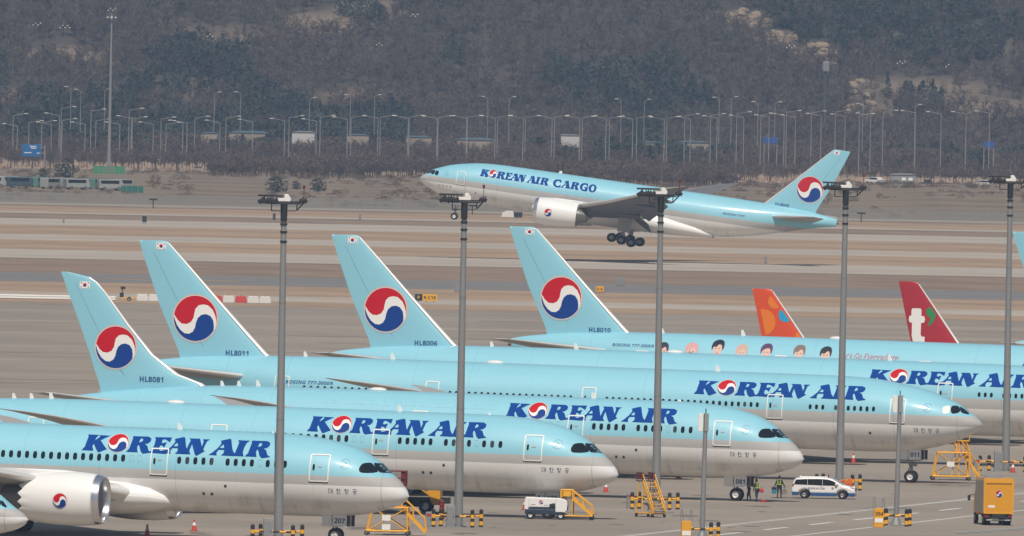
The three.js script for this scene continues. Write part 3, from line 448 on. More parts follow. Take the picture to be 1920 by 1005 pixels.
  if (spec.dome) { const [s, l, h] = spec.dome; obj('satellite_dome', new THREE.SphereGeometry(1, 20, 10).scale(l, h, 0.5).translate(spec.sng - s, B.pt(s, Math.PI / 2).y + 0.02, 0), MT.purewhite, root); }
  obj('tail_light', new THREE.CylinderGeometry(0.09, 0.13, 0.5, 12).rotateZ(Math.PI / 2).translate(spec.sng - spec.end - 0.1, B.pt(spec.end - 0.05, 0).y, 0), MT.darkGrey, root);
  landingGear(root, spec, opt);
  return root;
}
// ------------------------------------------------------------------ the ground: one sheet, then paved and grassed strips laid on it
function speckle(base, amp, sx, sy, grain = 0.1, seedv = 0, streak = null) {      // tileable 512 px colour texture
  return dataTex(512, 512, (u, v, x, y) => {
    let k = 0, a = 0.5, f = 4;
    for (let o = 0; o < 5; o++) { k += a * (noise2(u * f * sx + seedv, v * f * sy + seedv * 3, f * sx, f * sy) - 0.5); f *= 2; a *= 0.6; }
    let q = 1 + amp * k + grain * (hash(x + seedv * 91, y + 7) - 0.5);
    if (streak) q *= 1 - streak * Math.max(0, noise2(u * 3 + 11, v * 64 + 5, 3, 64) + 0.5 * noise2(u * 2 + 3, v * 128, 2, 128) - 0.95);
    return [base[0] * q, base[1] * (q * 0.98 + 0.02), base[2] * (q * 0.94 + 0.06)];
  });
}
function sheetGeo(x0, x1, z0, z1, y, tile, nx = 1, nz = 1, ragged = 0) {
  const g = new THREE.PlaneGeometry(x1 - x0, z1 - z0, nx, nz).rotateX(-Math.PI / 2).translate((x0 + x1) / 2, y, (z0 + z1) / 2), p = g.attributes.position, uv = g.attributes.uv;
  for (let i = 0; i < p.count; i++) {
    const x = p.getX(i), edge = Math.abs(p.getZ(i) - z0) < 0.01 || Math.abs(p.getZ(i) - z1) < 0.01;
    if (ragged && edge) p.setZ(i, p.getZ(i) + ragged * (fbm(x * 0.09 + p.getZ(i), 3.3, 3) - 0.5) * 2);
    uv.setXY(i, x / tile[0], p.getZ(i) / tile[1]);
  }
  return g;
}
const TX = { dry: speckle([0.345, 0.238, 0.152], 0.55, 1, 1, 0.25, 1), dryDark: speckle([0.24, 0.171, 0.118], 0.6, 1, 1, 0.25, 2), concrete: speckle([0.292, 0.246, 0.198], 0.42, 1, 1, 0.08, 3, 0.4), pale: speckle([0.405, 0.352, 0.292], 0.3, 1, 1, 0.07, 4, 0.12), asphalt: speckle([0.19, 0.18, 0.17], 0.25, 1, 1, 0.1, 5, 0.2), scrub: speckle([0.20, 0.148, 0.10], 0.8, 1, 1, 0.3, 6) };
const GM = Object.fromEntries(Object.entries(TX).map(([k, t]) => [k, mat([1, 1, 1], 0.93, 0, { map: t })]));
struct(obj('ground', sheetGeo(-4000, 4000, -9000, 2500, -0.06, [90, 130]), GM.dry));
struct(obj('apron', sheetGeo(-700, 700, -1060, 400, 0, [61, 83]), GM.concrete));
const STRIPS = [                                                        // name, material, z from, z to, height step
  ['grass', 'dry', -1101, -1054, 0.012], ['taxiway', 'pale', -1142, -1096, 0.020], ['grass', 'dry', -1233, -1139, 0.012], ['taxiway', 'asphalt', -1313, -1230, 0.020], ['grass', 'dryDark', -1467, -1309, 0.012], ['runway', 'pale', -1560, -1463, 0.020],
  ['grass', 'dry', -1676, -1556, 0.012], ['taxiway', 'pale', -1741, -1672, 0.020], ['grass', 'dry', -1872, -1738, 0.012], ['runway', 'pale', -1961, -1868, 0.020], ['grass', 'dryDark', -2043, -1957, 0.012], ['service_road', 'pale', -2066, -2040, 0.020], ['grass', 'dry', -2155, -2062, 0.012], ['perimeter_strip', 'dryDark', -2186, -2150, 0.02],
];
for (const [n, m, z0, z1, y] of STRIPS) struct(obj(n, sheetGeo(-500, 500, z0, z1, y, [47 + 5 * hash(z0 | 0, 1), 71], 400, 1, n === 'grass' ? 3.5 : 0.6), GM[m]));
// rough grass banks between the perimeter fence and the road: a low bank with real relief
function bank(name, x0, x1, z0, z1, hFn, m, nx = 160, nz = 20, tile = [35, 45]) {
  const g = sheetGeo(x0, x1, z0, z1, 0, tile, nx, nz), p = g.attributes.position;
  for (let i = 0; i < p.count; i++) p.setY(i, hFn(p.getX(i), p.getZ(i)));
  g.computeVertexNormals(); return struct(obj(name, g, m));
}
const bankH = (x, z) => { const t = (-z - 2185) / 700, e = Math.sin(Math.PI * THREE.MathUtils.clamp(t, 0, 1)); return 0.05 + e * (0.9 + 1.5 * fbm(x * 0.02, z * 0.01, 3) + (x > 55 ? 1.2 * Math.min(1, (x - 55) / 30) : 0)); };
bank('grass_bank', -260, 260, -2890, -2186, bankH, GM.scrub);

// painted markings on the apron road at the lower right
function stripe(list, w, y = 0.008) {                                // straight painted line from a to b on the ground
  return merge(list.map(([x0, z0, x1, z1]) => { const L = Math.hypot(x1 - x0, z1 - z0), g = new THREE.PlaneGeometry(L, w, Math.max(1, Math.round(L / 3)), 1).rotateX(-Math.PI / 2); g.rotateY(-Math.atan2(z1 - z0, x1 - x0)); return g.translate((x0 + x1) / 2, y, (z0 + z1) / 2); }));
}
const worn = dataTex(256, 64, (u, v, x, y) => { const k = fbm(x * 0.07, y * 0.15, 4); const q = 0.8 - 0.55 * Math.max(0, k - 0.45) * 2; return [0.75 * q + 0.1, 0.74 * q + 0.1, 0.7 * q + 0.1]; });
const M_paint = mat([1, 1, 1], 0.8, 0, { map: worn }), M_ypaint = mat([0.55, 0.30, 0.05], 0.8);
const onLine = (z) => 13.56 + (42.04 - 13.56) * (z + 27.44) / (-160.58 + 27.44);      // the road runs along the stands' noses
struct(obj('edge_line', stripe([[onLine(30), 30, onLine(-260), -260]], 0.34), M_paint));
{ const d = []; for (let z = 20; z > -240; z -= 17) d.push([onLine(z) + 5.0, z, onLine(z - 8.5) + 5.0, z - 8.5]); struct(obj('centre_dash', stripe(d, 0.5), M_paint)); }
struct(obj('edge_line', stripe([[onLine(60) + 10.4, 60, onLine(-200) + 10.4, -200]], 0.34), M_paint));
struct(obj('edge_line', stripe([[onLine(40) - 0.6, 40, onLine(-260) - 0.6, -260]], 0.12), M_paint));
struct(obj('stand_line', stripe([[30.2, -189.6, 40.5, -186.9]], 0.35), M_ypaint));
struct(obj('taxi_line', stripe([[-120, -560, 120, -540], [-140, -900, 140, -905]], 0.5), M_ypaint));
{ const yl = []; for (const [x, z] of [[-60, -1118], [-22, -1119], [40, -1117], [70, -1120], [-52, -1265], [-40, -1268], [30, -1705], [-66, -1706], [-10, -1704], [62, -1706], [-77, -2055], [15, -2053], [70, -2056]]) yl.push([x - 3.2, z - 5, x + 3.2, z + 5]); struct(obj('taxi_mark', stripe(yl, 1.6, 0.03), M_ypaint)); }
// rubber marks and old repair strips across the far apron
{ const d = []; for (let k = 0; k < 26; k++) { const z = rr(-1040, -330), x = rr(-140, 140), L = rr(25, 110); d.push([x - L / 2, z, x + L / 2, z + rr(-6, 6)]); } struct(obj('rubber_mark', stripe(d, 2.2, 0.006), mat([0.17, 0.15, 0.13], 0.9))); }
// joints between the apron slabs and dark oil spots where aircraft stand
{ const d = []; for (let k = -14; k < 46; k++) { const z = 60 - k * 9.4, q = 0.268; d.push([-70, z - 70 * q * 0.15, 75, z + 75 * q * 0.15]); } struct(obj('slab_joint', stripe(d, 0.09, 0.005), mat([0.155, 0.135, 0.115], 0.9))); }
{ seed = 4242; const g = []; for (const [cx, cz] of [[-12, 25], [3, -52], [18, -117], [33, -189], [-20, 18], [8, -78], [24, -140], [30, -95], [14, -40], [-8, -10]]) for (let k = 0; k < 7; k++) { const r = rr(0.25, 1.3), pts = []; for (let i = 0; i < 12; i++) { const q = r * rr(0.6, 1.15), a = i / 12 * 6.283; pts.push([q * Math.cos(a), q * Math.sin(a) * 2.2]); } g.push(new THREE.ShapeGeometry(shapeOf(pts, true)).rotateX(-Math.PI / 2).translate(cx + rr(-11, 11), 0.007 + k * 0.0002, cz + rr(-16, 16))); } const o = obj('oil_stain', g, mat([0.165, 0.14, 0.118], 0.8)); struct(o); }
// kerb and road corner at the lower right edge
{ const k = thing('kerb', 'low concrete kerb at the bottom right corner behind the yellow truck', 'kerb', [37.2, 0, -37]); k.userData.kind = 'structure'; for (let i = 0; i < 12; i++) obj('kerb_stone', rbox(0.98, 0.16, 0.3, 0.03, -3 + i * 1.0, 0.08, 6 - i * 3.9 * 0.0 - i * 3.2), MT.cabinet, k); k.rotation.y = 0; }

// ------------------------------------------------------------------ the parked airliners
const KA = [['K', 0], ['@', 628], ['R', 805], ['E', 1220], ['A', 1470], ['N', 1828], ['A', 2307], ['I', 2742], ['R', 2962]];
const TURN = -THREE.MathUtils.degToRad(15), ROW = 'light blue airliners parked side by side';
const base = { name: 'airliner', side: 1, turn: TURN, pitch: 0.012, title: KA, titleW: 3402, group: ROW };
airliner(S787, { ...base, at: [-12.35, 0, 25.59], number: '207', reg: 'HL7207', label: 'nearest light blue airliner with number 207 on nose wheel door' });
airliner(S787, { ...base, at: [3.15, 0, -52.44], number: '085', reg: 'HL8085', label: 'light blue airliner with 085 on nose wheel door, white generator cart alongside' });
const p3 = airliner(S787, { ...base, at: [18.17, 0, -117.49], number: '081', reg: 'HL8081', label: 'light blue airliner HL8081 with two workers at its nose wheel' });
obj('faded_lettering', drape(words('Beyond 50 Years of Excellence', 0.62, serif, 0, 1.1), (a, b) => skinOf(S787).b.at(1)(32 - a, 2.05 + b), 0.012, 0.5), mat([0.27, 0.57, 0.69], 0.45), p3);
airliner(S777, { ...base, at: [33.38, 0, -189.31], number: '011', reg: 'HL8011', glarePane: true, small: ['BOEING 777-300ER', 57.2, 0.95, 0.27], label: 'light blue airliner HL8011 with yellow truss stand behind its nose' });
airliner(S777, { ...base, at: [48.86, 0, -255.16], number: '006', reg: 'HL8006', label: 'light blue airliner HL8006, its lettering cut by the right edge' });
const p6 = airliner(S777, { ...base, at: [64.3, 0, -342.51], number: '010', reg: 'HL8010', small: ['BOEING 777-300ER', 60.55, 1.86, 0.26], label: 'light blue airliner HL8010 with a row of portraits on its side' });
airliner(S777, { ...base, at: [110.97, 0, -375.58], number: '014', label: 'light blue airliner at the right edge showing only fin and tailplane' });
// portraits printed along the side: hair, face, collar
{ const at = skinOf(S777).b.at(1);
  const F = [[57.68, 1.66, [0.02, 0.02, 0.03], 0.95], [54.98, 1.72, [0.62, 0.33, 0.33], 1.1], [52.57, 2.06, [0.012, 0.015, 0.035], 1.05], [50.29, 1.74, [0.55, 0.38, 0.30], 1.0], [47.98, 1.88, [0.09, 0.04, 0.11], 1.0], [44.9, 1.87, [0.20, 0.15, 0.12], 1.0], [42.42, 1.81, [0.012, 0.012, 0.02], 1.0]];
  for (const [s, h, hair, w] of F) {
    const m = (a, b) => at(s - a * 0.88, h + 0.07 + b * 0.88), f = obj('printed_portrait', drapeShape(shapeOf([[-0.45 * w, 0.1], [-0.42 * w, -0.4], [-0.3 * w, -0.85], [0, -1.05], [0.3 * w, -0.85], [0.42 * w, -0.4], [0.45 * w, 0.1], [0.2 * w, 0.38], [-0.2 * w, 0.38]], true), m, 0.012, 0.3), mat([0.66, 0.44, 0.36], 0.5), p6);
    obj('hair', drapeShape(shapeOf([[-0.56 * w, -0.45], [-0.63 * w, 0.1], [-0.42 * w, 0.46], [0.05, 0.6], [0.45 * w, 0.46], [0.62 * w, 0.1], [0.54 * w, -0.45], [0.42 * w, -0.18], [0.36 * w, 0.02], [0.1 * w + 0.08 * Math.sin(s * 7), 0.12], [-0.16 * w, -0.06 + 0.1 * Math.sin(s * 5)], [-0.38 * w, -0.12]], true), m, 0.02, 0.3), mat(hair, 0.5), f);
    for (const x of [-0.17, 0.17]) obj('eye', drape(new THREE.CircleGeometry(0.055, 8).scale(1.4, 0.7, 1).translate(x * w, -0.3, 0), m, 0.022, 0), MT.ink, f);
    obj('lips', drape(new THREE.CircleGeometry(0.1, 10).scale(1.1, 0.45, 1).translate(0, -0.75, 0), m, 0.022, 0), mat([0.45, 0.1, 0.09], 0.5), f);
    obj('jacket', drapeShape(shapeOf([[-0.9 * w, -1.7], [-0.75 * w, -1.25], [-0.3 * w, -1.05], [0.3 * w, -1.05], [0.75 * w, -1.25], [0.9 * w, -1.7]]), m, 0.01, 0.3), MT.ink, f);
  }
  obj('script_lettering', drape(words("Let's Go Everywhere", 0.62, serif, 0.3, 0.62), (a, b) => at(38.4 - a, 1.5 + b), 0.014, 0.4), mat([0.42, 0.13, 0.16], 0.5), p6);
}
// a smaller light blue jet whose nose just enters at the lower left
airliner(S737, { ...base, name: 'airliner', at: [-37.15, 0, 81.89], emblem: false, title: null, label: 'small light blue jet whose nose pokes in at bottom left corner', group: undefined });
// two narrow-bodies of other companies behind the row: only the fins stand clear
const finRed = mat([0.40, 0.012, 0.022], 0.45, 0, gloss), finOrange = mat([0.72, 0.075, 0.012], 0.45, 0, gloss), M_amber = mat([0.80, 0.20, 0.01], 0.45), M_cyan = mat([0.01, 0.36, 0.62], 0.45), M_green = mat([0.03, 0.24, 0.07], 0.45);
airliner(S737, { ...base, name: 'airliner', at: [56.18, 0, -381.39], plain: [0.74, 0.73, 0.70], emblem: false, title: null, finMat: finOrange, finLine: finOrange, group: undefined, label: 'orange airliner tail fin with amber and cyan dots behind the row',
  finArt: (fin, fm, dir) => {
    const dot = (s, h, r, m, a0, a1) => obj('dot', drape(new THREE.CircleGeometry(r, 28, a0, a1), (a, b) => fm(s + dir * a, h + b), 0.02, 0.4), m, fin);
    dot(38.08, 6.1, 1.22, M_amber, -Math.PI / 2 + 0.245, Math.PI); dot(36.98, 8.05, 0.66, M_amber, Math.PI / 2 + 0.72, Math.PI * 0.98); dot(35.92, 6.85, 0.66, M_cyan, Math.PI / 2 + 0.72, Math.PI * 0.98); dot(34.32, 4.85, 0.6, M_amber, Math.PI / 2 + 0.75, Math.PI * 0.98);
  } });
airliner(S737, { ...base, name: 'airliner', at: [71.04, 0, -449.3], plain: [0.74, 0.73, 0.70], emblem: false, title: null, finMat: finRed, finLine: finRed, group: undefined, label: 'red airliner tail fin with white letter t and green comma',
  finArt: (fin, fm, dir) => {
    const m = (a, b) => fm(37.36 + dir * a, b);
    obj('letter_t', drapeShape(shapeOf([[-0.5, 6.5], [-0.4, 6.65], [0.4, 6.65], [0.5, 6.5], [0.5, 5.95], [0.8, 5.9], [0.88, 5.6], [0.8, 5.3], [0.5, 5.25], [0.48, 4.15], [0.6, 3.95], [0.9, 3.95], [0.88, 3.2], [0.1, 3.2], [-0.3, 3.5], [-0.42, 4.0], [-0.42, 5.25], [-0.7, 5.3], [-0.76, 5.6], [-0.7, 5.9], [-0.5, 5.95]]), m, 0.02, 0.5), MT.emWhite, fin);
    obj('green_comma', drapeShape(shapeOf([[0.95, 6.35], [1.1, 6.7], [1.4, 6.8], [1.62, 6.55], [1.9, 6.1], [1.8, 5.6], [1.5, 5.15], [1.15, 5.0], [1.3, 5.35], [1.4, 5.75], [1.12, 5.98]], true), m, 0.02, 0.5), M_green, fin);
  } });
// the freighter just off the runway, nose up, wheels still down
airliner(S777F, { ...base, name: 'cargo_airliner', side: -1, turn: Math.PI - THREE.MathUtils.degToRad(7), lift: 0.12, pitch: 0, at: [-8.78, 6.12, -1552], title: [...KA, ['C', 3600], ['A', 4010], ['R', 4470], ['G', 4925], ['O', 5370]], titleW: 5745, titleAt: [9.3, 17.4, 1.12, 1.0], reg: 'HL8043', flaps: true, drop: () => -0.35, bogieTilt: 0.12, wingMat: mat([0.14, 0.14, 0.145], 0.6), small: ['BOEING 777F', 47.5, 0.7, 0.3], group: undefined, label: 'light blue cargo airliner taking off nose up over the runway' }).scale.setScalar(1.012);  // wing grey darkened so its colour carries the shade under the wings
// ------------------------------------------------------------------ apron lighting masts
function post(parent, x, z, h = 1.2, r = 0.15) {                      // black and yellow bollard
  const p = obj('post', new THREE.CylinderGeometry(r, r, h, 14).translate(x, h / 2, z), MT.black, parent);
  for (const [a, b] of [[0.12, 0.36], [0.56, 0.8]]) obj('yellow_band', new THREE.CylinderGeometry(r * 1.06, r * 1.06, (b - a) * h, 14).translate(x, (a + b) / 2 * h, z), MT.yellow, p);
  obj('cap', new THREE.SphereGeometry(r * 1.02, 12, 6, 0, 6.2832, 0, 1.5708).translate(x, h - 0.01, z), MT.black, p); return p;
}
function rail(parent, a, b, y = 0.82) {                               // striped rail
  const n = Math.max(3, Math.round(Math.hypot(b[0] - a[0], b[1] - a[1]) / 0.45)), L = (t) => [a[0] + (b[0] - a[0]) * t, y, a[1] + (b[1] - a[1]) * t];
  for (let i = 0; i < n; i++) obj(i % 2 ? 'rail_black' : 'rail_yellow', bar(L(i / n), L((i + 1) / n), 0.075, 0.075, 10), i % 2 ? MT.black : MT.yellow, parent);
}
function guard(x, z, label, posts, rails, h = 1.2) {
  const g = thing('bollard_guard', label, 'guard rail', [x, 0, z], 0, 'black and yellow guards round pole feet');
  posts.forEach(([a, b]) => post(g, a, b, h)); rails.forEach(([i, j]) => rail(g, posts[i], posts[j], h * 0.68)); return g;
}
function mast(x, z, h, label, lean = 0) {
  const m = thing('light_mast', label, 'light mast', [x, 0, z], 0, 'tall apron lighting masts'); m.rotation.z = lean;
  obj('pole', new THREE.CylinderGeometry(0.2, 0.34, h - 1.1, 20).translate(0, (h - 1.1) / 2, 0), MT.galva, m);
  obj('base_plate', [new THREE.CylinderGeometry(0.62, 0.62, 0.08, 20).translate(0, 0.04, 0), ...[0, 1, 2, 3, 4, 5].map((k) => profile([[0.3, 0.08], [0.58, 0.08], [0.3, 0.5]], 0.03, 0).rotateY(k * Math.PI / 3))], MT.galva, m);
  for (const t of [0.36, 0.7]) obj('joint_ring', new THREE.CylinderGeometry(0.345 - 0.14 * t, 0.35 - 0.14 * t, 0.12, 20).translate(0, h * t, 0), MT.steel, m);
  obj('pole_head', new THREE.CylinderGeometry(0.26, 0.24, 1.3, 16).translate(0, h - 0.85, 0), MT.dark, m);
  for (const d of [1.75, 2.3, 3.0]) obj('clamp_ring', new THREE.CylinderGeometry(0.26, 0.26, 0.14, 16).translate(0, h - d, 0), MT.dark, m);
  obj('platform_ring', [new THREE.TorusGeometry(1.2, 0.05, 6, 28).rotateX(Math.PI / 2).translate(0, h - 0.25, 0), ...[0, 1, 2, 3].map((k) => bar([0, h - 0.25, 0], [1.2 * Math.cos(k * 1.5708 + 0.3), h - 0.25, 1.2 * Math.sin(k * 1.5708 + 0.3)], 0.045))], MT.dark, m);
  obj('arm', [bar([-1.9, h - 0.12, 0.2], [1.45, h - 0.12, 0.2], 0.06), bar([-1.9, h + 0.32, 0.1], [-0.1, h + 0.3, 0.1], 0.07), bar([0.95, h - 0.2, 0.1], [0.9, h - 0.75, 0.1], 0.04), bar([0.9, h - 0.75, 0.1], [1.45, h - 0.15, 0.1], 0.05), bar([-0.9, h - 0.2, 0.1], [-0.9, h - 0.8, 0.1], 0.04), bar([-0.9, h - 0.8, 0.1], [0.85, h - 0.78, 0.1], 0.03)], MT.dark, m);
  for (const [a, b, t] of [[-1.65, 0.55, 0.5], [-1.28, 0.75, 0.4], [-0.92, 0.8, 0.3], [-1.55, -0.6, 0.5], [-1.1, -0.8, 0.4], [-0.65, 0.9, 0.2]]) {
    const f = obj('floodlight', [rbox(0.5, 0.3, 0.42, 0.05).rotateZ(t).translate(a, h - 0.08, b), bar([a, h - 0.05, b], [a + 0.16, h + 0.3, b * 0.4], 0.035)], MT.dark, m);
    obj('lamp_glass', new THREE.PlaneGeometry(0.42, 0.36).rotateX(Math.PI / 2).rotateZ(t).translate(a + 0.07, h - 0.24, b), MT.steel, f);
  }
  for (const [a, b] of [[1.25, 0.3], [1.5, -0.3]]) obj('floodlight', [rbox(0.34, 0.28, 0.34, 0.05).rotateZ(-0.4).translate(a, h - 0.05, b), bar([a, h, b], [a + 0.1, h + 0.22, b], 0.04)], MT.dark, m);
  obj('control_box', [profile([[-0.46, h - 0.12], [0.45, h - 0.12], [0.5, h + 0.1], [0.28, h + 0.42], [0.04, h + 0.42], [0.0, h + 0.12], [-0.46, h + 0.1]], 0.5, 0.04)], MT.purewhite, m);
  obj('lightning_rod', bar([0.02, h + 0.3, -0.1], [0.02, h + 1.75, -0.1], 0.022, 0.012, 6), MT.lampGrey, m);
  obj('obstruction_lamp', [bar([1.42, h - 0.1, 0.2], [1.42, h + 0.85, 0.2], 0.025), new THREE.CylinderGeometry(0.1, 0.1, 0.24, 10).translate(1.42, h + 0.95, 0.2)], MT.darkRed, m);
  return m;
}
const GP = [[-1.85, 1.0], [-1.3, -0.9], [1.05, 1.0], [1.7, -0.9]], GR = [[0, 2], [1, 3]];
mast(-16.45, 30.9, 24.7, 'tall grey light mast in front of nearest airliner, leftmost of five', 0.002); guard(-16.45, 30.9, 'black and yellow guard posts round the leftmost light mast foot', GP, GR);
mast(-3.64, -22.26, 24.5, 'tall grey light mast between nose 207 and nose 085'); guard(-3.64, -22.26, 'black and yellow guard around mast foot near yellow lift truck', GP, GR);
mast(11.55, -86.0, 24.6, 'tall grey light mast behind yellow stairs, middle of five', 0.003); guard(11.55, -86.0, 'black and yellow guard posts behind the yellow boarding stairs', GP, GR);
mast(26.95, -158.5, 24.7, 'tall grey light mast rising behind the white van', -0.003); guard(26.95, -158.5, 'black and yellow guard posts beside the orange tow dolly', GP, GR);
mast(42.38, -237.5, 24.8, 'tall grey light mast at right behind yellow box truck', 0.003); guard(42.38, -237.5, 'black and yellow guard rail behind yellow box truck roof', [[-2.2, 1.0], [-1.4, -0.9], [1.6, 1.0], [2.2, -0.9]], GR);
function cabinet(x, z, w, h, label, red) {
  const c = thing('utility_cabinet', label, 'cabinet', [x, 0, z], 0.1);
  obj('housing', rbox(w, h, 0.5, 0.03, 0, h / 2 + 0.06, 0), MT.cabinet, c); obj('plinth', box(w * 1.1, 0.08, 0.56, 0, 0.04, 0), MT.galva, c); obj('cabinet_door', box(w * 0.8, h * 0.8, 0.02, 0, h * 0.52, 0.262), MT.galva, c); obj('door_lock', box(0.05, 0.12, 0.03, w * 0.3, h * 0.5, 0.29), MT.dark, c);
  if (red) obj('warning_plate', box(w * 0.7, 0.2, 0.02, 0, h * 0.86, 0.285), MT.red, c);
}
cabinet(-17.2, 31.9, 0.62, 1.7, 'grey cabinet at foot of leftmost light mast'); cabinet(-4.2, -21.2, 0.6, 1.55, 'grey cabinet at foot of mast near lift truck'); cabinet(-5.85, -19.3, 0.42, 1.1, 'short grey cabinet with red plate left of mast guard near lift truck', true);
cabinet(9.55, -86.5, 0.5, 1.15, 'grey cabinet with red plate left of yellow boarding stairs', true); cabinet(41.7, -235.8, 0.7, 1.7, 'grey cabinet at foot of rightmost light mast'); cabinet(39.8, -232.5, 0.5, 1.1, 'grey cabinet with red plate behind yellow box truck cab', true);

// stand poles with a white box, and the yellow stand markers
function standPole(x, z, h, label) {
  const p = thing('stand_pole', label, 'pole', [x, 0, z], 0, 'slim poles with a white box on top'); p.rotation.z = -0.012;
  obj('pole', new THREE.CylinderGeometry(0.15, 0.2, h, 16).translate(0, h / 2, 0), MT.galva, p);
  obj('base_flange', [new THREE.CylinderGeometry(0.22, 0.45, 0.6, 16).translate(0, 0.3, 0), box(1.1, 0.06, 1.1, 0, 0.03, 0)], MT.galva, p);
  obj('sign_box', rbox(0.36, 1.3, 0.5, 0.03, -0.36, h - 0.68, 0), MT.purewhite, p); obj('box_back', rbox(0.3, 1.34, 0.42, 0.03, 0.08, h - 0.66, 0), MT.cabinet, p);
  obj('top_aerial', bar([0, h, 0], [0, h + 0.35, 0], 0.04), MT.dark, p); obj('bracket', [bar([-0.3, h - 0.3, 0], [0.1, h - 0.3, 0], 0.04), bar([-0.3, h - 1.1, 0], [0.1, h - 1.1, 0], 0.04)], MT.steel, p);
}
standPole(14.35, 0.26, 9.3, 'slim grey pole with white box left of the two workers'); standPole(29.59, -51.62, 9.9, 'slim grey pole with white box beside yellow sign 354, rightmost');
const PP = [[-1.0, 0.9], [-0.75, -0.7], [0.78, 0.9], [1.05, -0.7]];
guard(14.7, 0.4, 'black and yellow guard posts cut by bottom edge below slim pole', [[-1.75, 0.9], [-1.45, -0.7], [0.3, 0.9], [0.85, -0.7]], [[0, 2], [1, 3]]); guard(29.55, -49.5, 'black and yellow guard with rail beside yellow sign 354', PP, [[0, 2], [1, 3]]);
function standMarker(x, z, label, num) {
  const s = thing('stand_marker', label, 'stand marker', [x, 0, z], 0.08);
  obj('yellow_cabinet', rbox(0.72, 1.45, 0.55, 0.03, 0, 0.725, 0), MT.yellowTruck, s); obj('paper_notice', box(0.62, 0.34, 0.02, 0, 0.55, 0.285), MT.purewhite, s);
  if (num) obj('number', words(num, 0.27).translate(0.02, 1.05, 0.29), MT.black, s);
  for (const q of [-1, 1]) obj('frame_leg', [bar([q * 0.34 - 0.12, 1.4, 0.1], [q * 0.34 - 0.05, 2.3, 0], 0.025), bar([q * 0.34 + 0.12, 1.4, -0.1], [q * 0.34 + 0.03, 2.3, 0], 0.025)], MT.steel, s);
  obj('frame_bar', bar([-0.38, 2.28, 0], [0.38, 2.28, 0], 0.02), MT.steel, s);
}
standMarker(28.12, -44.35, 'yellow stand marker numbered 354 with white notice', '354'); standMarker(13.15, 3.2, 'yellow stand marker cut off by bottom edge beside slim pole');

// traffic cones
const coneSrc = thing('traffic_cone', '', 'traffic cone', [0, 0, 0], 0, 'red traffic cones on the apron');
obj('cone_body', new THREE.LatheGeometry([[0.19, 0.03], [0.17, 0.06], [0.05, 0.72], [0.03, 0.75], [0.001, 0.75]].map((p) => new THREE.Vector2(...p)), 18), mat([0.55, 0.045, 0.025], 0.6), coneSrc);
obj('white_band', new THREE.LatheGeometry([[0.118, 0.37], [0.082, 0.57]].map((p) => new THREE.Vector2(...p)), 18), MT.purewhite, coneSrc); obj('cone_foot', box(0.44, 0.04, 0.44, 0, 0.02, 0), mat([0.3, 0.03, 0.02], 0.7), coneSrc);
coneSrc.position.set(7.88, 0, -136.96); coneSrc.userData.label = 'red cone right of the nose tip of airliner 085'; coneSrc.scale.setScalar(1.15);
for (const [x, z, l] of [[14.12, -188.75, 'red cone between third mast and slim pole, below airliner 011'], [29.73, -257.43, 'red and white cone right of the mast behind the van'], [34.1, -277.23, 'red cone beside nose wheel of airliner 011'], [-22.94, 4.02, 'red cone on open tarmac right of the engine'], [-26.1, 19.54, 'red cone at bottom edge below the engine inlet'], [42.9, -233.6, 'red cone at right edge by striped guard rail'], [1.35, -75.5, 'red cone just behind the white generator cart']]) copyOf(coneSrc, [x, 0, z], rnd() * 3, l);

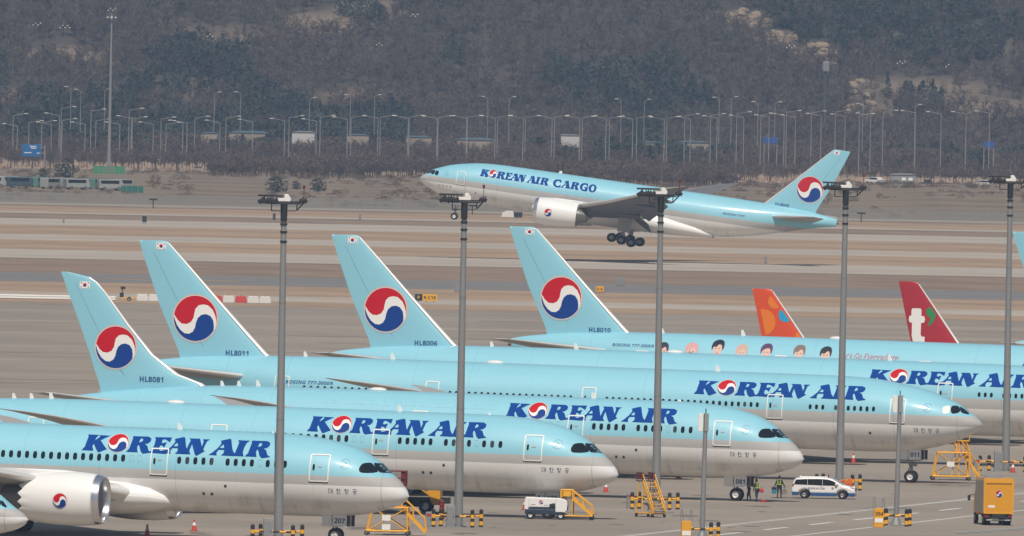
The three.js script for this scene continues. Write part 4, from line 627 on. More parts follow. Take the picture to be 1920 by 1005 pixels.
// ------------------------------------------------------------------ ground equipment
function truss(parent, name, pts, links, r, m) { return links.map(([a, b]) => obj(name, bar(pts[a], pts[b], r, r, 6), m, parent)); }
function noseStand(x, z, turn, label, big, redTop) {                 // yellow working stand on castors
  const s = thing('nose_dock_stand', label, 'maintenance stand', [x, 0, z], turn, 'yellow truss stands under airliner noses');
  const Y = MT.yellow, w = 3.0, d = 2.0, h = big ? 2.3 : 2.05, y0 = 0.34;
  const P = [[-w / 2, y0, d / 2], [w / 2, y0, d / 2], [w / 2, y0, -d / 2], [-w / 2, y0, -d / 2], [-w / 2 + 0.4, h, d / 2], [w / 2, h, d / 2], [w / 2, h, -d / 2], [-w / 2 + 0.4, h, -d / 2]];
  truss(s, 'base_beam', P, [[0, 1], [1, 2], [2, 3], [3, 0]], 0.085, Y); truss(s, 'upright', P, [[0, 4], [1, 5], [2, 6], [3, 7]], 0.06, Y); truss(s, 'top_beam', P, [[4, 5], [5, 6], [6, 7], [7, 4]], 0.06, Y); truss(s, 'brace', P, [[0, 5], [4, 1], [3, 6], [7, 2]], 0.04, Y);
  for (const [a, b] of [[-w / 2, d / 2], [w / 2, d / 2], [w / 2, -d / 2], [-w / 2, -d / 2]]) { const c = obj('castor', wheelGeo(0.17, 0.1, 16).translate(a, 0.17, b), MT.tyre, s); obj('castor_fork', bar([a, 0.17, b], [a, 0.4, b], 0.05), MT.steel, c); }
  for (const y of big ? [1.35] : [0.62, 1.3]) obj('notice_board', box(0.62, 0.42, 0.03, -0.05, y, d / 2 + 0.06), MT.purewhite, s);
  obj('deck', box(w * 0.75, 0.08, d, 0.2, h + 0.05, 0), Y, s);
  // stairs on the right end
  const top = [w / 2 - 0.5, h + 0.05], foot = big ? [w / 2 + 0.9, 0.3] : [w / 2 + 1.35, 0.25];
  for (const q of [-1, 1]) { obj('stair_stringer', plank([top[0], top[1], q * 0.45 + 0.3], [foot[0], foot[1], q * 0.45 + 0.3], 0.2, 0.06), Y, s); obj('handrail', [bar([top[0] - 0.2, top[1] + 1.0, q * 0.5 + 0.3], [foot[0] - 0.1, foot[1] + 1.05, q * 0.5 + 0.3], 0.035), bar([foot[0] - 0.1, foot[1] + 1.05, q * 0.5 + 0.3], [foot[0], foot[1], q * 0.5 + 0.3], 0.035), bar([(top[0] + foot[0]) / 2 - 0.1, (top[1] + foot[1]) / 2 + 1.0, q * 0.5 + 0.3], [(top[0] + foot[0]) / 2, (top[1] + foot[1]) / 2, q * 0.5 + 0.3], 0.03)], Y, s); }
  for (let k = 0; k < 9; k++) { const t = (k + 0.5) / 9; obj('step', box(0.24, 0.045, 0.86, top[0] + (foot[0] - top[0]) * t, top[1] + (foot[1] - top[1]) * t, 0.3), k % 2 ? MT.darkRed : Y, s); }
  // tower to the upper deck behind the nose
  const tx = big ? 0.75 : 0.55, th = big ? 3.3 : 3.6;
  for (const [a, b] of [[tx - 0.5, 0.6], [tx + 0.5, 0.6], [tx + 0.5, -0.6], [tx - 0.5, -0.6]]) obj('tower_post', bar([a + (big ? 0.3 : 0), h, b], [a, th, b], 0.06), Y, s);
  if (big) for (const q of [-1, -0.4, 0.4, 1]) obj('tower_brace', bar([tx + q * 1.0 + 0.3, y0, 0.9], [tx + q * 0.25, th - 0.1, 0.6], 0.05), Y, s);
  obj('upper_deck', box(1.5, 0.08, 1.5, tx, th, 0), Y, s);
  const R = redTop ? MT.darkRed : Y, hx = 0.75;
  for (const [a, b] of [[-hx, hx], [hx, hx], [hx, -hx], [-hx, -hx]]) obj('railing_post', bar([tx + a, th, b], [tx + a, th + 1.15, b], redTop ? 0.05 : 0.035), R, s);
  for (const y of [0.6, 1.12]) for (const [a, b, c, d2] of [[-hx, hx, hx, hx], [hx, hx, hx, -hx], [hx, -hx, -hx, -hx], [-hx, -hx, -hx, hx]]) obj('railing', bar([tx + a, th + y, b], [tx + c, th + y, d2], redTop ? 0.04 : 0.03), R, s);
  if (redTop) { obj('railing_panel', box(0.3, 1.2, 0.05, tx + 0.55, th + 0.55, hx - 0.1), R, s); obj('railing_notice', box(0.32, 0.32, 0.03, tx - 0.55, th + 0.95, hx + 0.02), MT.purewhite, s); }
  return s;
}
noseStand(-8.75, 4.6, -0.05, 'yellow stand with red railed platform behind nose 207', false, true);
noseStand(36.9, -201.5, 0.03, 'tall yellow truss stand under the nose of airliner 011', true, false);
function stairs(x, z, turn, label, H, run, red) {                     // rolling stairs, climbing along local -x
  const s = thing('rolling_stairs', label, 'stairs', [x, 0, z], turn), Y = MT.yellow, w = 1.05;
  for (const q of [-1, 1]) {
    obj('stair_stringer', plank([run / 2, 0.35, q * w / 2], [-run / 2, H, q * w / 2], 0.2, 0.07), Y, s);
    obj('handrail', [bar([run / 2, 0.4, q * w / 2], [run / 2 - 0.1, 1.1, q * w / 2], 0.04), bar([run / 2 - 0.1, 1.1, q * w / 2], [-run / 2, H + 0.55, q * w / 2], 0.04), bar([0, H / 2 + 0.2, q * w / 2], [-0.05, H / 2 + 0.8, q * w / 2], 0.035)], Y, s);
    obj('leg', bar([-run / 2 - 0.9, 0.3, q * w / 2], [-run / 2 - 0.55, H, q * w / 2], 0.05), Y, s); obj('leg', bar([-run / 2, 0.3, q * w / 2], [-run / 2, H, q * w / 2], 0.045), Y, s);
    obj('lower_beam', bar([-run / 2 - 0.9, 0.3, q * w / 2], [run / 2, 0.3, q * w / 2], 0.06), Y, s);
    for (const a of [-run / 2 - 0.85, run / 2 - 0.1]) obj('castor', wheelGeo(0.16, 0.1, 14).translate(a, 0.16, q * w / 2), MT.tyre, s);
    obj('top_gate', [bar([-run / 2, H, q * w / 2], [-run / 2, H + 0.6, q * w / 2], 0.05), bar([-run / 2 - 0.9, H, q * w / 2], [-run / 2 - 0.9, H + 0.6, q * w / 2], 0.05), bar([-run / 2, H + 0.6, q * w / 2], [-run / 2 - 0.9, H + 0.6, q * w / 2], 0.06), box(0.5, 0.4, 0.05, -run / 2 - 0.45, H + 0.32, q * w / 2)], red ? MT.darkRed : Y, s);
  }
  for (let k = 0; k < 9; k++) { const t = (k + 0.5) / 9; obj('step', box(0.26, 0.05, w, run / 2 - run * t, 0.35 + (H - 0.35) * t, 0), k % 3 ? Y : MT.darkGrey, s); }
  obj('landing', box(0.95, 0.07, w + 0.1, -run / 2 - 0.45, H, 0), MT.darkGrey, s);
}
stairs(11.2, -61.4, -1.05, 'yellow rolling stairs with dark red top gates before third mast', 2.75, 1.7, true);
stairs(5.75, -49.6, -0.1, 'yellow rolling stairs beside nose wheel of airliner 085', 1.65, 1.55, false);
// white ground power unit
{ const g = thing('ground_power_unit', 'white and navy generator cart beside the nose wheel of airliner 085', 'generator cart', [2.95, 0, -49.8], -0.06), nv = mat([0.02, 0.035, 0.065], 0.5);
  obj('chassis', [rbox(2.95, 0.42, 1.5, 0.06, -0.1, 0.56, 0), rbox(2.0, 0.5, 1.46, 0.05, -0.2, 0.85, 0)], nv, g);
  obj('canopy', [profile([[-1.62, 0.72], [-1.32, 0.72], [-1.3, 0.92], [0.25, 0.92], [0.5, 1.2], [0.72, 1.2], [0.74, 0.55], [1.45, 0.55], [1.62, 0.72], [1.66, 1.2], [1.62, 1.45], [1.2, 1.62], [-1.5, 1.66], [-1.6, 1.5]], 1.52, 0.05)], MT.vanWhite, g);
  obj('side_vent', rbox(0.42, 0.26, 0.03, 0.02, 0.5, 1.05, 0.765), MT.dark, g); for (const q of [-1.28, 0.76]) obj('panel_joint', box(0.025, 0.7, 0.015, q, 1.25, 0.766), MT.silver, g);
  emblem(g, (a, b) => [V(-0.35 + a, 1.3 + b, 0.765), V(0, 0, 1)], 0.15, 'emblem', 1, 0.004);
  obj('red_lettering', words('KOREAN', 0.07).translate(-0.95, 1.1, 0.77), MT.red, g); obj('blue_lettering', words('AIR LINES', 0.06).translate(0.05, 1.08, 0.77), MT.ink, g);
  for (const a of [-1.15, 1.15]) for (const q of [-1, 1]) addWheel(g, a, 0.3, q * 0.66, 0.3, 0.22);
  obj('front_grille', box(0.03, 0.5, 1.1, 1.64, 0.95, 0), MT.dark, g); obj('tow_bar', [bar([1.5, 0.4, 0.2], [2.4, 0.3, 0], 0.04), bar([1.5, 0.4, -0.2], [2.4, 0.3, 0], 0.04)], MT.steel, g); obj('exhaust', bar([-0.55, 1.6, 0.2], [-0.55, 1.82, 0.2], 0.06), MT.dark, g);
}
// yellow lift truck behind nose 207
{ const t = thing('lift_truck', 'yellow airport lift truck in shade beyond the nose of airliner 207', 'truck', [-7.1, 0, -62.5], -0.08);
  obj('chassis', [box(6.6, 0.45, 1.5, -0.6, 0.95, 0), box(2.2, 0.5, 2.2, -1.3, 0.85, 0), box(1.3, 0.7, 2.2, 0.1, 0.8, 0)], MT.dark, t);
  obj('cab', [profile([[-0.2, 2.5], [0.2, 1.95], [1.1, 1.35], [1.45, 0.62], [1.95, 0.62], [2.05, 1.1], [2.05, 2.3], [1.9, 2.6], [-0.2, 2.6]], 2.2, 0.06)], MT.yellowTruck, t);
  obj('lift_body', [rbox(3.3, 1.7, 2.2, 0.05, -2.0, 2.25, 0)], MT.dark, t); obj('windscreen', box(0.03, 0.7, 1.9, 2.07, 2.0, 0), MT.glass, t); obj('side_window', box(0.9, 0.55, 0.03, 1.3, 2.2, 1.115), MT.glass, t);
  emblem(t, (a, b) => [V(0.95 + a, 1.85 + b, 1.1), V(0, 0, 1)], 0.17, 'emblem', 1, 0.006); obj('fuel_tank', bar([-1.6, 0.85, 0.95], [-0.6, 0.85, 0.95], 0.32, 0.32, 14), MT.darkGrey, t); obj('bumper', box(0.2, 0.35, 2.2, 2.1, 0.6, 0), MT.dark, t); obj('headlight', box(0.05, 0.2, 0.35, 2.13, 0.95, 0.75), MT.purewhite, t);
  for (const a of [-3.0, 0.9]) for (const q of [-1, 1]) addWheel(t, a, 0.52, q * 0.95, 0.52, 0.32);
}
// red post of a hose reel next to the second mast
{ const h = thing('hydrant_post', 'dark red hydrant post between lift truck and second light mast', 'hydrant', [-4.95, 0, -44]); obj('standpipe', [new THREE.CylinderGeometry(0.18, 0.2, 1.25, 12).translate(0, 0.62, 0)], MT.darkRed, h); obj('valve_wheel', new THREE.TorusGeometry(0.16, 0.03, 6, 14).translate(0, 0.95, 0.22), MT.red, h); obj('pipe_cap', new THREE.SphereGeometry(0.19, 12, 6).translate(0, 1.27, 0), MT.darkRed, h); }
// white people carrier
{ const v = thing('van', 'white van with blue sills beside the nose of airliner 081', 'van', [25.3, 0, -130.2], -0.1), W = 1.9;
  const side = [[-2.5, 0.42], [-2.57, 0.72], [-2.52, 1.05], [-2.38, 1.46], [-2.22, 1.62], [-1.6, 1.69], [-0.4, 1.71], [0.4, 1.66], [0.85, 1.54], [1.25, 1.3], [1.55, 1.12], [2.0, 1.03], [2.36, 0.92], [2.53, 0.76], [2.55, 0.5], [2.5, 0.42], [2.0, 0.42], [1.88, 0.62], [1.65, 0.74], [1.4, 0.74], [1.15, 0.6], [1.05, 0.42], [-1.05, 0.42], [-1.15, 0.62], [-1.4, 0.75], [-1.65, 0.74], [-1.9, 0.6], [-2.0, 0.42]];
  obj('body', profile(side, W, 0.14), MT.vanWhite, v);
  obj('sill', [rbox(2.05, 0.28, W - 0.02, 0.05, 0, 0.36, 0), rbox(0.52, 0.3, W, 0.06, 2.26, 0.38, 0), rbox(0.5, 0.3, W, 0.06, -2.26, 0.4, 0)], MT.vanBlue, v);
  for (const q of [-1, 1]) {
    for (const w of [[[-2.36, 1.12], [-2.2, 1.5], [-1.3, 1.56], [-1.28, 1.1]], [[-1.25, 1.1], [-1.27, 1.56], [-0.1, 1.58], [-0.08, 1.07]], [[-0.05, 1.07], [-0.07, 1.58], [0.35, 1.55], [0.75, 1.45], [1.22, 1.16], [1.1, 1.07]]]) obj('side_window', profile(w, 0.03, 0).translate(0, 0, q * (W / 2 + 0.004)), MT.glass, v);
    obj('mirror', rbox(0.22, 0.16, 0.2, 0.05, 1.05, 1.18, q * 1.06), MT.vanWhite, v); obj('headlight', rbox(0.32, 0.14, 0.06, 0.03, 2.28, 0.92, q * 0.9), MT.lip, v); obj('tail_lamp', rbox(0.16, 0.22, 0.06, 0.02, -2.42, 1.05, q * 0.92), MT.red, v); obj('door_handle', box(0.16, 0.03, 0.03, -0.15, 0.98, q * (W / 2 + 0.015)), MT.silver, v);
    for (const a of [-1.52, 1.52]) addWheel(v, a, 0.35, q * 0.84, 0.35, 0.24, MT.steel);
  }
  obj('windscreen', plank([0.78, 1.565, 0], [1.5, 1.145, 0], 0.03, 1.55).translate(0.02, 0.015, 0), MT.glass, v); obj('grille', rbox(0.05, 0.2, 1.1, 0.02, 2.54, 0.78, 0), MT.dark, v); obj('roof_rail', [bar([-1.9, 1.7, 0.75], [0.2, 1.715, 0.75], 0.03), bar([-1.9, 1.7, -0.75], [0.2, 1.715, -0.75], 0.03)], MT.purewhite, v); obj('roof_beacon', rbox(0.2, 0.12, 0.12, 0.04, -1.9, 1.72, 0), MT.purewhite, v);
  obj('lettering', words('KOREAN AIR', 0.15, serif).translate(-0.55, 0.82, W / 2 + 0.012), MT.ink, v); emblem(v, (a, b) => [V(0.75 + a, 0.85 + b, W / 2 + 0.002), V(0, 0, 1)], 0.09, 'emblem', 1, 0.006);
}
// yellow box truck driving away
{ const t = thing('box_truck', 'yellow box truck seen from behind at lower right', 'truck', [37.2, 0, -59.2], Math.PI / 2 + 0.13), W = 2.3, Y = MT.yellowTruck;
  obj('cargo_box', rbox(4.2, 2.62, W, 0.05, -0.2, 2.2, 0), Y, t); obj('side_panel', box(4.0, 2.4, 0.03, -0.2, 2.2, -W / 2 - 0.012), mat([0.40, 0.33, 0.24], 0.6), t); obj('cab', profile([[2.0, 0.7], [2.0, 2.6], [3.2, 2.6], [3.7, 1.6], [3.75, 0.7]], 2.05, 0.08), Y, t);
  obj('rear_shutter', [box(0.03, 2.1, W - 0.35, -2.315, 2.18, 0)], mat([0.66, 0.3, 0.006], 0.5), t); for (let k = 0; k < 1; k++) obj('shutter_header', box(0.05, 0.1, W - 0.3, -2.325, 3.2, 0), mat([0.3, 0.12, 0.01], 0.6), t);
  for (const q of [-1, 1]) { obj('rear_pillar', box(0.06, 2.55, 0.16, -2.32, 2.2, q * (W / 2 - 0.08)), Y, t); obj('tail_lamp', rbox(0.05, 0.14, 0.32, 0.02, -2.22, 0.72, q * 0.9), MT.red, t); obj('mirror', rbox(0.1, 0.42, 0.22, 0.04, 3.4, 1.95, q * 1.42), MT.dark, t); obj('mirror_arm', bar([3.4, 2.2, q * 1.0], [3.4, 2.15, q * 1.42], 0.03), MT.dark, t); }
  obj('rear_sill', box(0.08, 0.22, W, -2.33, 1.0, 0), Y, t); obj('chassis', [box(5.6, 0.3, 1.0, 0.4, 0.72, 0), box(0.5, 0.34, 2.1, -1.95, 0.68, 0)], MT.dark, t); obj('rear_bumper', box(0.12, 0.14, 2.0, -2.2, 0.4, 0), MT.dark, t); obj('bumper_stripe', box(0.01, 0.05, 1.8, -2.266, 0.42, 0), MT.purewhite, t); obj('number_plate', box(0.02, 0.14, 0.36, -2.215, 0.74, 0), MT.purewhite, t);
  obj('notice', box(0.01, 0.18, 0.5, -2.337, 1.45, -0.55), MT.purewhite, t); emblem(t, (a, b) => [V(-2.335, 2.42 + b, a), V(-1, 0, 0)], 0.26, 'emblem', 1, 0.01);
  obj('roof_platform', [box(2.8, 0.06, 1.5, 0, 3.6, -0.2), ...[-1.3, 1.3].map((a) => bar([a, 3.5, -0.8], [a, 3.75, -0.8], 0.04)), bar([-1.4, 3.74, -0.8], [1.4, 3.74, -0.8], 0.04), bar([-1.4, 3.74, 0.5], [1.4, 3.74, 0.5], 0.04)], MT.lip, t); obj('roof_edge', box(4.2, 0.1, W * 0.98, -0.2, 3.545, 0), Y, t);
  for (const [a, n] of [[-1.3, 2], [2.75, 1]]) for (const q of [-1, 1]) for (let k = 0; k < n; k++) addWheel(t, a, 0.45, q * (0.95 - k * 0.3), 0.45, 0.27);
}
// orange tow dolly at the fourth mast
{ const t = thing('tow_dolly', 'orange tow bar dolly between white van and light mast', 'dolly', [26.9, 0, -152.5], 0.05);
  obj('frame', [box(2.1, 0.16, 0.9, 0, 0.62, 0), box(0.7, 0.4, 0.9, 0.65, 0.75, 0)], MT.orange, t); obj('tow_bar', [bar([0.6, 0.7, 0], [1.25, 0.45, 0], 0.07), bar([-1.0, 0.7, 0.3], [0.2, 0.95, 0.3], 0.05), bar([-1.0, 0.7, -0.3], [0.2, 0.95, -0.3], 0.05)], MT.orange, t); obj('coupling', [rbox(0.32, 0.34, 0.4, 0.06, 0.85, 0.95, 0), rbox(0.24, 0.24, 0.3, 0.05, 0.35, 0.95, 0.1)], MT.orange, t); obj('lever', bar([-0.95, 0.7, 0], [-0.92, 1.4, 0], 0.05), MT.darkRed, t); obj('pump', rbox(0.5, 0.3, 0.6, 0.05, -0.75, 0.86, 0), MT.orange, t);
  for (const a of [-0.7, 0.7]) for (const q of [-1, 1]) addWheel(t, a, 0.26, q * 0.42, 0.26, 0.16, MT.steel);
}
// ------------------------------------------------------------------ people: one continuous skin each, meshed from tapered bones
function figure(bones, name, label, pos, turn, group) {
  const res = 72, mc = new MarchingCubes(res, MT.dark, false, false, 120000), half = res / 2, S = 1.02, cyy = 0.9, f = mc.field;
  const segs = bones.map(([a, b, ra, rb, c]) => ({ a: V(...a), d: V(...b).sub(V(...a)), ra, rb, c }));
  const dist = (p, s) => { const w = p.clone().sub(s.a), t = THREE.MathUtils.clamp(w.dot(s.d) / s.d.lengthSq(), 0, 1); return w.addScaledVector(s.d, -t).length() - (s.ra + (s.rb - s.ra) * t); };
  const P = V();
  for (let z = 0; z < res; z++) for (let y = 0; y < res; y++) for (let x = 0; x < res; x++) {
    P.set((x - half) / half * S, (y - half) / half * S + cyy, (z - half) / half * S); let d = 9; const k = 0.045;
    for (const s of segs) { const q = dist(P, s), h = Math.max(k - Math.abs(d - q), 0) / k; d = Math.min(d, q) - h * h * k * 0.25; }
    f[x + y * res + z * res * res] = -d;
  }
  mc.isolation = 0; mc.update();
  const n = mc.count, pos3 = new Float32Array(n * 3), nor = new Float32Array(n * 3), col = new Float32Array(n * 3);
  for (let i = 0; i < n; i++) {
    const p = V(mc.positionArray[i * 3] * S, mc.positionArray[i * 3 + 1] * S + cyy, mc.positionArray[i * 3 + 2] * S); pos3.set([p.x, p.y, p.z], i * 3); nor.set(mc.normalArray.slice(i * 3, i * 3 + 3), i * 3);
    let best = 9, c = segs[0].c; for (const s of segs) { const q = dist(p, s); if (q < best) { best = q; c = s.c; } } col.set(c, i * 3);
  }
  const g = new THREE.BufferGeometry(); g.setAttribute('position', new THREE.BufferAttribute(pos3, 3)); g.setAttribute('normal', new THREE.BufferAttribute(nor, 3)); g.setAttribute('color', new THREE.BufferAttribute(col, 3));
  const root = thing(name, label, 'person', pos, turn, group), m = new THREE.Mesh(g, mat([1, 1, 1], 0.8, 0, { vertexColors: true })); m.name = 'body'; m.castShadow = m.receiveShadow = true; root.add(m); return root;
}
const NV = [0.02, 0.03, 0.06], SK = [0.42, 0.25, 0.18], HR = [0.012, 0.01, 0.01], BT = [0.012, 0.012, 0.012];
function worker(label, pos, turn, o) {                               // local x: the way the figure faces; z: its right
  const st = o.stride ?? 0.1, ln = o.lean ?? 0, hip = 0.92, sh = [ln * 0.5, 1.42, 0], hd = [ln * 0.62 + 0.03, 1.66, 0], b = [];
  for (const q of [-1, 1]) {
    const fx = q * st, hz = q * 0.1;
    b.push([[0, hip, hz], [fx * 0.55 + 0.04, 0.5, hz * 1.05], 0.105, 0.075, NV], [[fx * 0.55 + 0.04, 0.5, hz * 1.05], [fx, 0.1, hz * 1.1], 0.07, 0.05, NV], [[fx - 0.05, 0.055, hz * 1.1], [fx + 0.16, 0.045, hz * 1.25], 0.052, 0.045, BT]);
    const e = o.arms?.[q < 0 ? 0 : 1] || [[0.02 + ln * 0.4, 1.14, q * 0.27], [0.08 + ln * 0.4, 0.86, q * 0.27]];
    b.push([[sh[0], 1.42, q * 0.17], e[0], 0.068, 0.05, NV], [e[0], e[1], 0.05, 0.036, NV]);
    const h = V(...e[1]), dir = V(...e[1]).sub(V(...e[0])).normalize(), p = h.clone().addScaledVector(dir, 0.07); b.push([[h.x, h.y, h.z], [p.x, p.y, p.z], 0.036, 0.034, SK]);
    for (let k = 0; k < 4; k++) { const o2 = (k - 1.5) * 0.02, t = p.clone().addScaledVector(dir, 0.075 - Math.abs(k - 1.3) * 0.01); b.push([[p.x + o2, p.y, p.z], [t.x + o2 + 0.012, t.y, t.z - q * 0.01], 0.01, 0.008, SK]); }
    b.push([[h.x + 0.02, h.y, h.z], [p.x + 0.06, p.y + 0.01, p.z], 0.012, 0.01, SK]);
  }
  b.push([[0, hip, -0.07], [0, hip, 0.07], 0.12, 0.12, NV], [[0, 0.96, 0], [sh[0], 1.34, 0], 0.135, 0.15, NV], [[sh[0], 1.4, -0.13], [sh[0], 1.4, 0.13], 0.085, 0.085, NV], [[sh[0], 1.44, 0], [hd[0] - 0.02, 1.56, 0], 0.06, 0.055, SK]);
  b.push([hd, [hd[0] + 0.015, 1.58, 0], 0.095, 0.07, SK], [[hd[0] - 0.02, 1.71, 0], [hd[0] - 0.035, 1.63, 0], 0.098, 0.09, HR], [[hd[0] + 0.09, 1.635, 0], [hd[0] + 0.115, 1.615, 0], 0.016, 0.018, SK], [[hd[0], 1.64, -0.095], [hd[0], 1.62, -0.1], 0.018, 0.014, SK], [[hd[0], 1.64, 0.095], [hd[0], 1.62, 0.1], 0.018, 0.014, SK]);
  const w = figure(b, 'person', label, pos, turn, 'ground crew beside airliner 081');
  if (o.vest) {
    const vm = mat([0.42, 0.55, 0.02], 0.7), tilt = ln * 0.5;
    const g = new THREE.CylinderGeometry(0.205, 0.185, 0.5, 24, 4, true).scale(0.92, 1, 1.15); g.applyMatrix4(new THREE.Matrix4().set(1, tilt / 0.5 * 0.9, 0, tilt * 0.52, 0, 1, 0, 1.2, 0, 0, 1, 0, 0, 0, 0, 1)); obj('safety_vest', g, mat([0.03, 0.04, 0.05], 0.8), w);
    obj('reflective_stripe', [new THREE.TorusGeometry(0.205, 0.035, 6, 26).rotateX(Math.PI / 2).scale(0.93, 1, 1.12).translate(tilt * 0.4, 1.08, 0), ...[-1, 1].flatMap((q) => [bar([tilt * 0.5 - 0.19, 1.08, q * 0.08], [tilt * 0.9 - 0.13, 1.5, q * 0.12], 0.035), bar([tilt * 0.5 + 0.19, 1.08, q * 0.08], [tilt * 0.9 + 0.13, 1.5, q * 0.12], 0.035)])], vm, w);
  }
  obj('hair', new THREE.SphereGeometry(0.1, 16, 8, 0, 6.2832, 0, 1.7).scale(1.02, 0.95, 1).translate(hd[0] - 0.022, 1.7, 0), mat(HR, 0.7), w);
  return w;
}
worker('worker in dark overalls leaning to the nose wheel of airliner 081', [19.15, 0, -117.2], Math.PI, { lean: 0.3, stride: 0.14, arms: [[[0.32, 1.3, -0.2], [0.56, 1.22, -0.12]], [[0.3, 1.28, 0.2], [0.55, 1.2, 0.12]]] });
const w2 = worker('worker in yellow striped vest standing with a red bag', [19.75, 0, -116.2], Math.PI * 0.75, { lean: 0.12, stride: 0.12, vest: true });
{ const t = thing('tool_bag', 'small red bag at the hip of the worker by the nose wheel', 'bag', [20.1, 0.78, -116.05], 0.2); obj('bag_body', rbox(0.34, 0.3, 0.2, 0.06, 0, 0.1, 0), mat([0.5, 0.02, 0.05], 0.6), t); obj('bag_handle', new THREE.TorusGeometry(0.09, 0.015, 6, 14, Math.PI).translate(0, 0.24, 0), MT.dark, t); }
worker('worker in yellow vest walking alone, seen from behind, carrying buckets', [21.7, 0, -129.5], Math.PI * 0.42, { stride: 0.16, vest: true, arms: [[[0.0, 1.15, -0.3], [0.02, 0.88, -0.42]], [[0.0, 1.15, 0.3], [0.05, 0.92, 0.45]]] });
{ const t = thing('tool_bucket', 'cyan tool bucket in the left hand of the walking worker', 'bucket', [21.28, 0.34, -129.35]); obj('bucket_body', new THREE.CylinderGeometry(0.2, 0.16, 0.34, 18).translate(0, 0.17, 0), mat([0.02, 0.25, 0.36], 0.5), t); obj('bucket_top', new THREE.CylinderGeometry(0.21, 0.2, 0.18, 18).translate(0, 0.42, 0), MT.dark, t); obj('bucket_handle', new THREE.TorusGeometry(0.17, 0.012, 6, 18, Math.PI).translate(0, 0.5, 0), MT.steel, t); }
{ const t = thing('hand_net', 'grey round net in the right hand of the walking worker', 'net', [22.1, 0.5, -129.4]); obj('net_hoop', new THREE.TorusGeometry(0.2, 0.03, 8, 22).rotateY(0.3), mat([0.22, 0.19, 0.16], 0.7), t); obj('net_mesh', new THREE.CircleGeometry(0.19, 20).rotateY(0.3), mat([0.24, 0.2, 0.17], 0.9), t); obj('net_handle', bar([0, 0.18, 0], [-0.05, 0.5, 0], 0.02), MT.dark, t); }
{ const t = thing('wheel_chock', 'red wheel chock on the ground right of the two workers', 'chock', [20.25, 0, -114.8], 0.1); obj('chock_block', profile([[-0.3, 0], [0.3, 0], [0.12, 0.2], [-0.12, 0.2]], 0.22, 0.02), MT.red, t); obj('chock_rope', bar([0.28, 0.05, 0], [0.75, 0.06, 0.1], 0.03), MT.dark, t); }
const LAMPS = [[-112.81, -3088, 10.42, 1], [-110.96, -3052, 8.29, -1], [-109.54, -3100, 8.81, 1], [-106.34, -3088, 8.94, 1], [-103.36, -3052, 8.83, -1], [-102.31, -3100, 12.15, 1], [-101.79, -3088, 9.51, 1], [-101.61, -3052, 10.85, -1], [-95.95, -3058, 8.94, -1], [-95.32, -3088, 11.76, 1], [-94.32, -3094, 9.54, 1], [-88.2, -3058, 9.09, -1], [-86.77, -3088, 12.13, 1], [-86.12, -3094, 10.18, 1], [-85.65, -3058, 10.53, -1], [-80.52, -3046, 9.32, -1], [-79.64, -3094, 10.23, 1], [-78.59, -3100, 9.01, 1], [-73.92, -3046, 9.84, -1], [-73.1, -3052, 9.74, -1], [-72.13, -3100, 10.54, 1], [-65.68, -3046, 10.0, -1], [-65.03, -3094, 10.71, 1], [-58.55, -3058, 10.26, -1], [-51.27, -3046, 10.68, -1], [-50.82, -3094, 11.11, 1], [-44.33, -3058, 10.66, -1], [-43.76, -3088, 11.36, 1], [-37.29, -3046, 11.27, -1], [-36.89, -3094, 11.38, 1], [-30.56, -3058, 11.6, -1], [-30.25, -3088, 11.63, 1], [-23.78, -3052, 11.77, -1], [-23.8, -3100, 11.68, 1], [-17.29, -3046, 11.86, -1], [-17.28, -3094, 11.72, 1], [-10.75, -3058, 11.99, -1], [-10.66, -3088, 12.01, 1], [-4.35, -3052, 12.15, -1], [-3.88, -3100, 12.07, 1], [1.88, -3046, 12.31, -1], [2.37, -3094, 12.15, 1], [8.31, -3058, 12.36, -1], [8.93, -3088, 12.39, 1], [14.49, -3052, 12.48, -1], [15.2, -3100, 12.36, 1], [20.34, -3046, 12.55, -1], [21.35, -3094, 12.44, 1], [26.35, -3058, 12.52, -1], [27.44, -3088, 12.59, 1], [33.38, -3052, 12.61, -1], [34.28, -3100, 12.61, 1], [38.18, -3088, 13.28, 1], [39.2, -3052, 12.8, -1], [44.13, -3100, 13.41, 1], [45.09, -3046, 13.15, -1], [49.95, -3094, 13.96, 1], [51.16, -3058, 13.32, -1], [55.29, -3088, 13.7, 1], [56.73, -3052, 13.54, -1], [60.17, -3058, 13.97, -1], [61.07, -3088, 14.53, 1], [62.6, -3052, 13.66, -1], [66.84, -3100, 14.45, 1], [68.25, -3046, 14.12, -1], [72.16, -3094, 14.79, 1], [73.79, -3058, 14.04, -1], [77.47, -3088, 14.13, 1], [79.36, -3052, 14.38, -1], [82.99, -3100, 14.89, 1], [89.23, -3046, 15.2, -1], [95.1, -3052, 15.0, -1], [100.79, -3058, 15.08, -1], [105.75, -3046, 15.41, -1]];
const LAMPS_FAR = [[-100.53, -3220, 15.42, -1], [-95.22, -3232, 15.68, 1], [-103.33, -3244, 15.87, -1], [-70.12, -3256, 15.22, 1], [-63.51, -3220, 15.53, -1], [-47.69, -3232, 14.54, 1], [-38.31, -3244, 15.28, -1], [-32.78, -3256, 15.33, 1], [-6.32, -3220, 15.61, -1], [-1.39, -3232, 15.65, 1], [24.66, -3244, 15.48, -1], [30.11, -3256, 15.52, 1], [47.22, -3220, 16.45, -1], [50.14, -3232, 16.65, 1], [56.49, -3244, 15.48, -1], [60.57, -3256, 15.49, 1], [80.48, -3220, 15.66, -1], [92.77, -3232, 15.63, 1]];
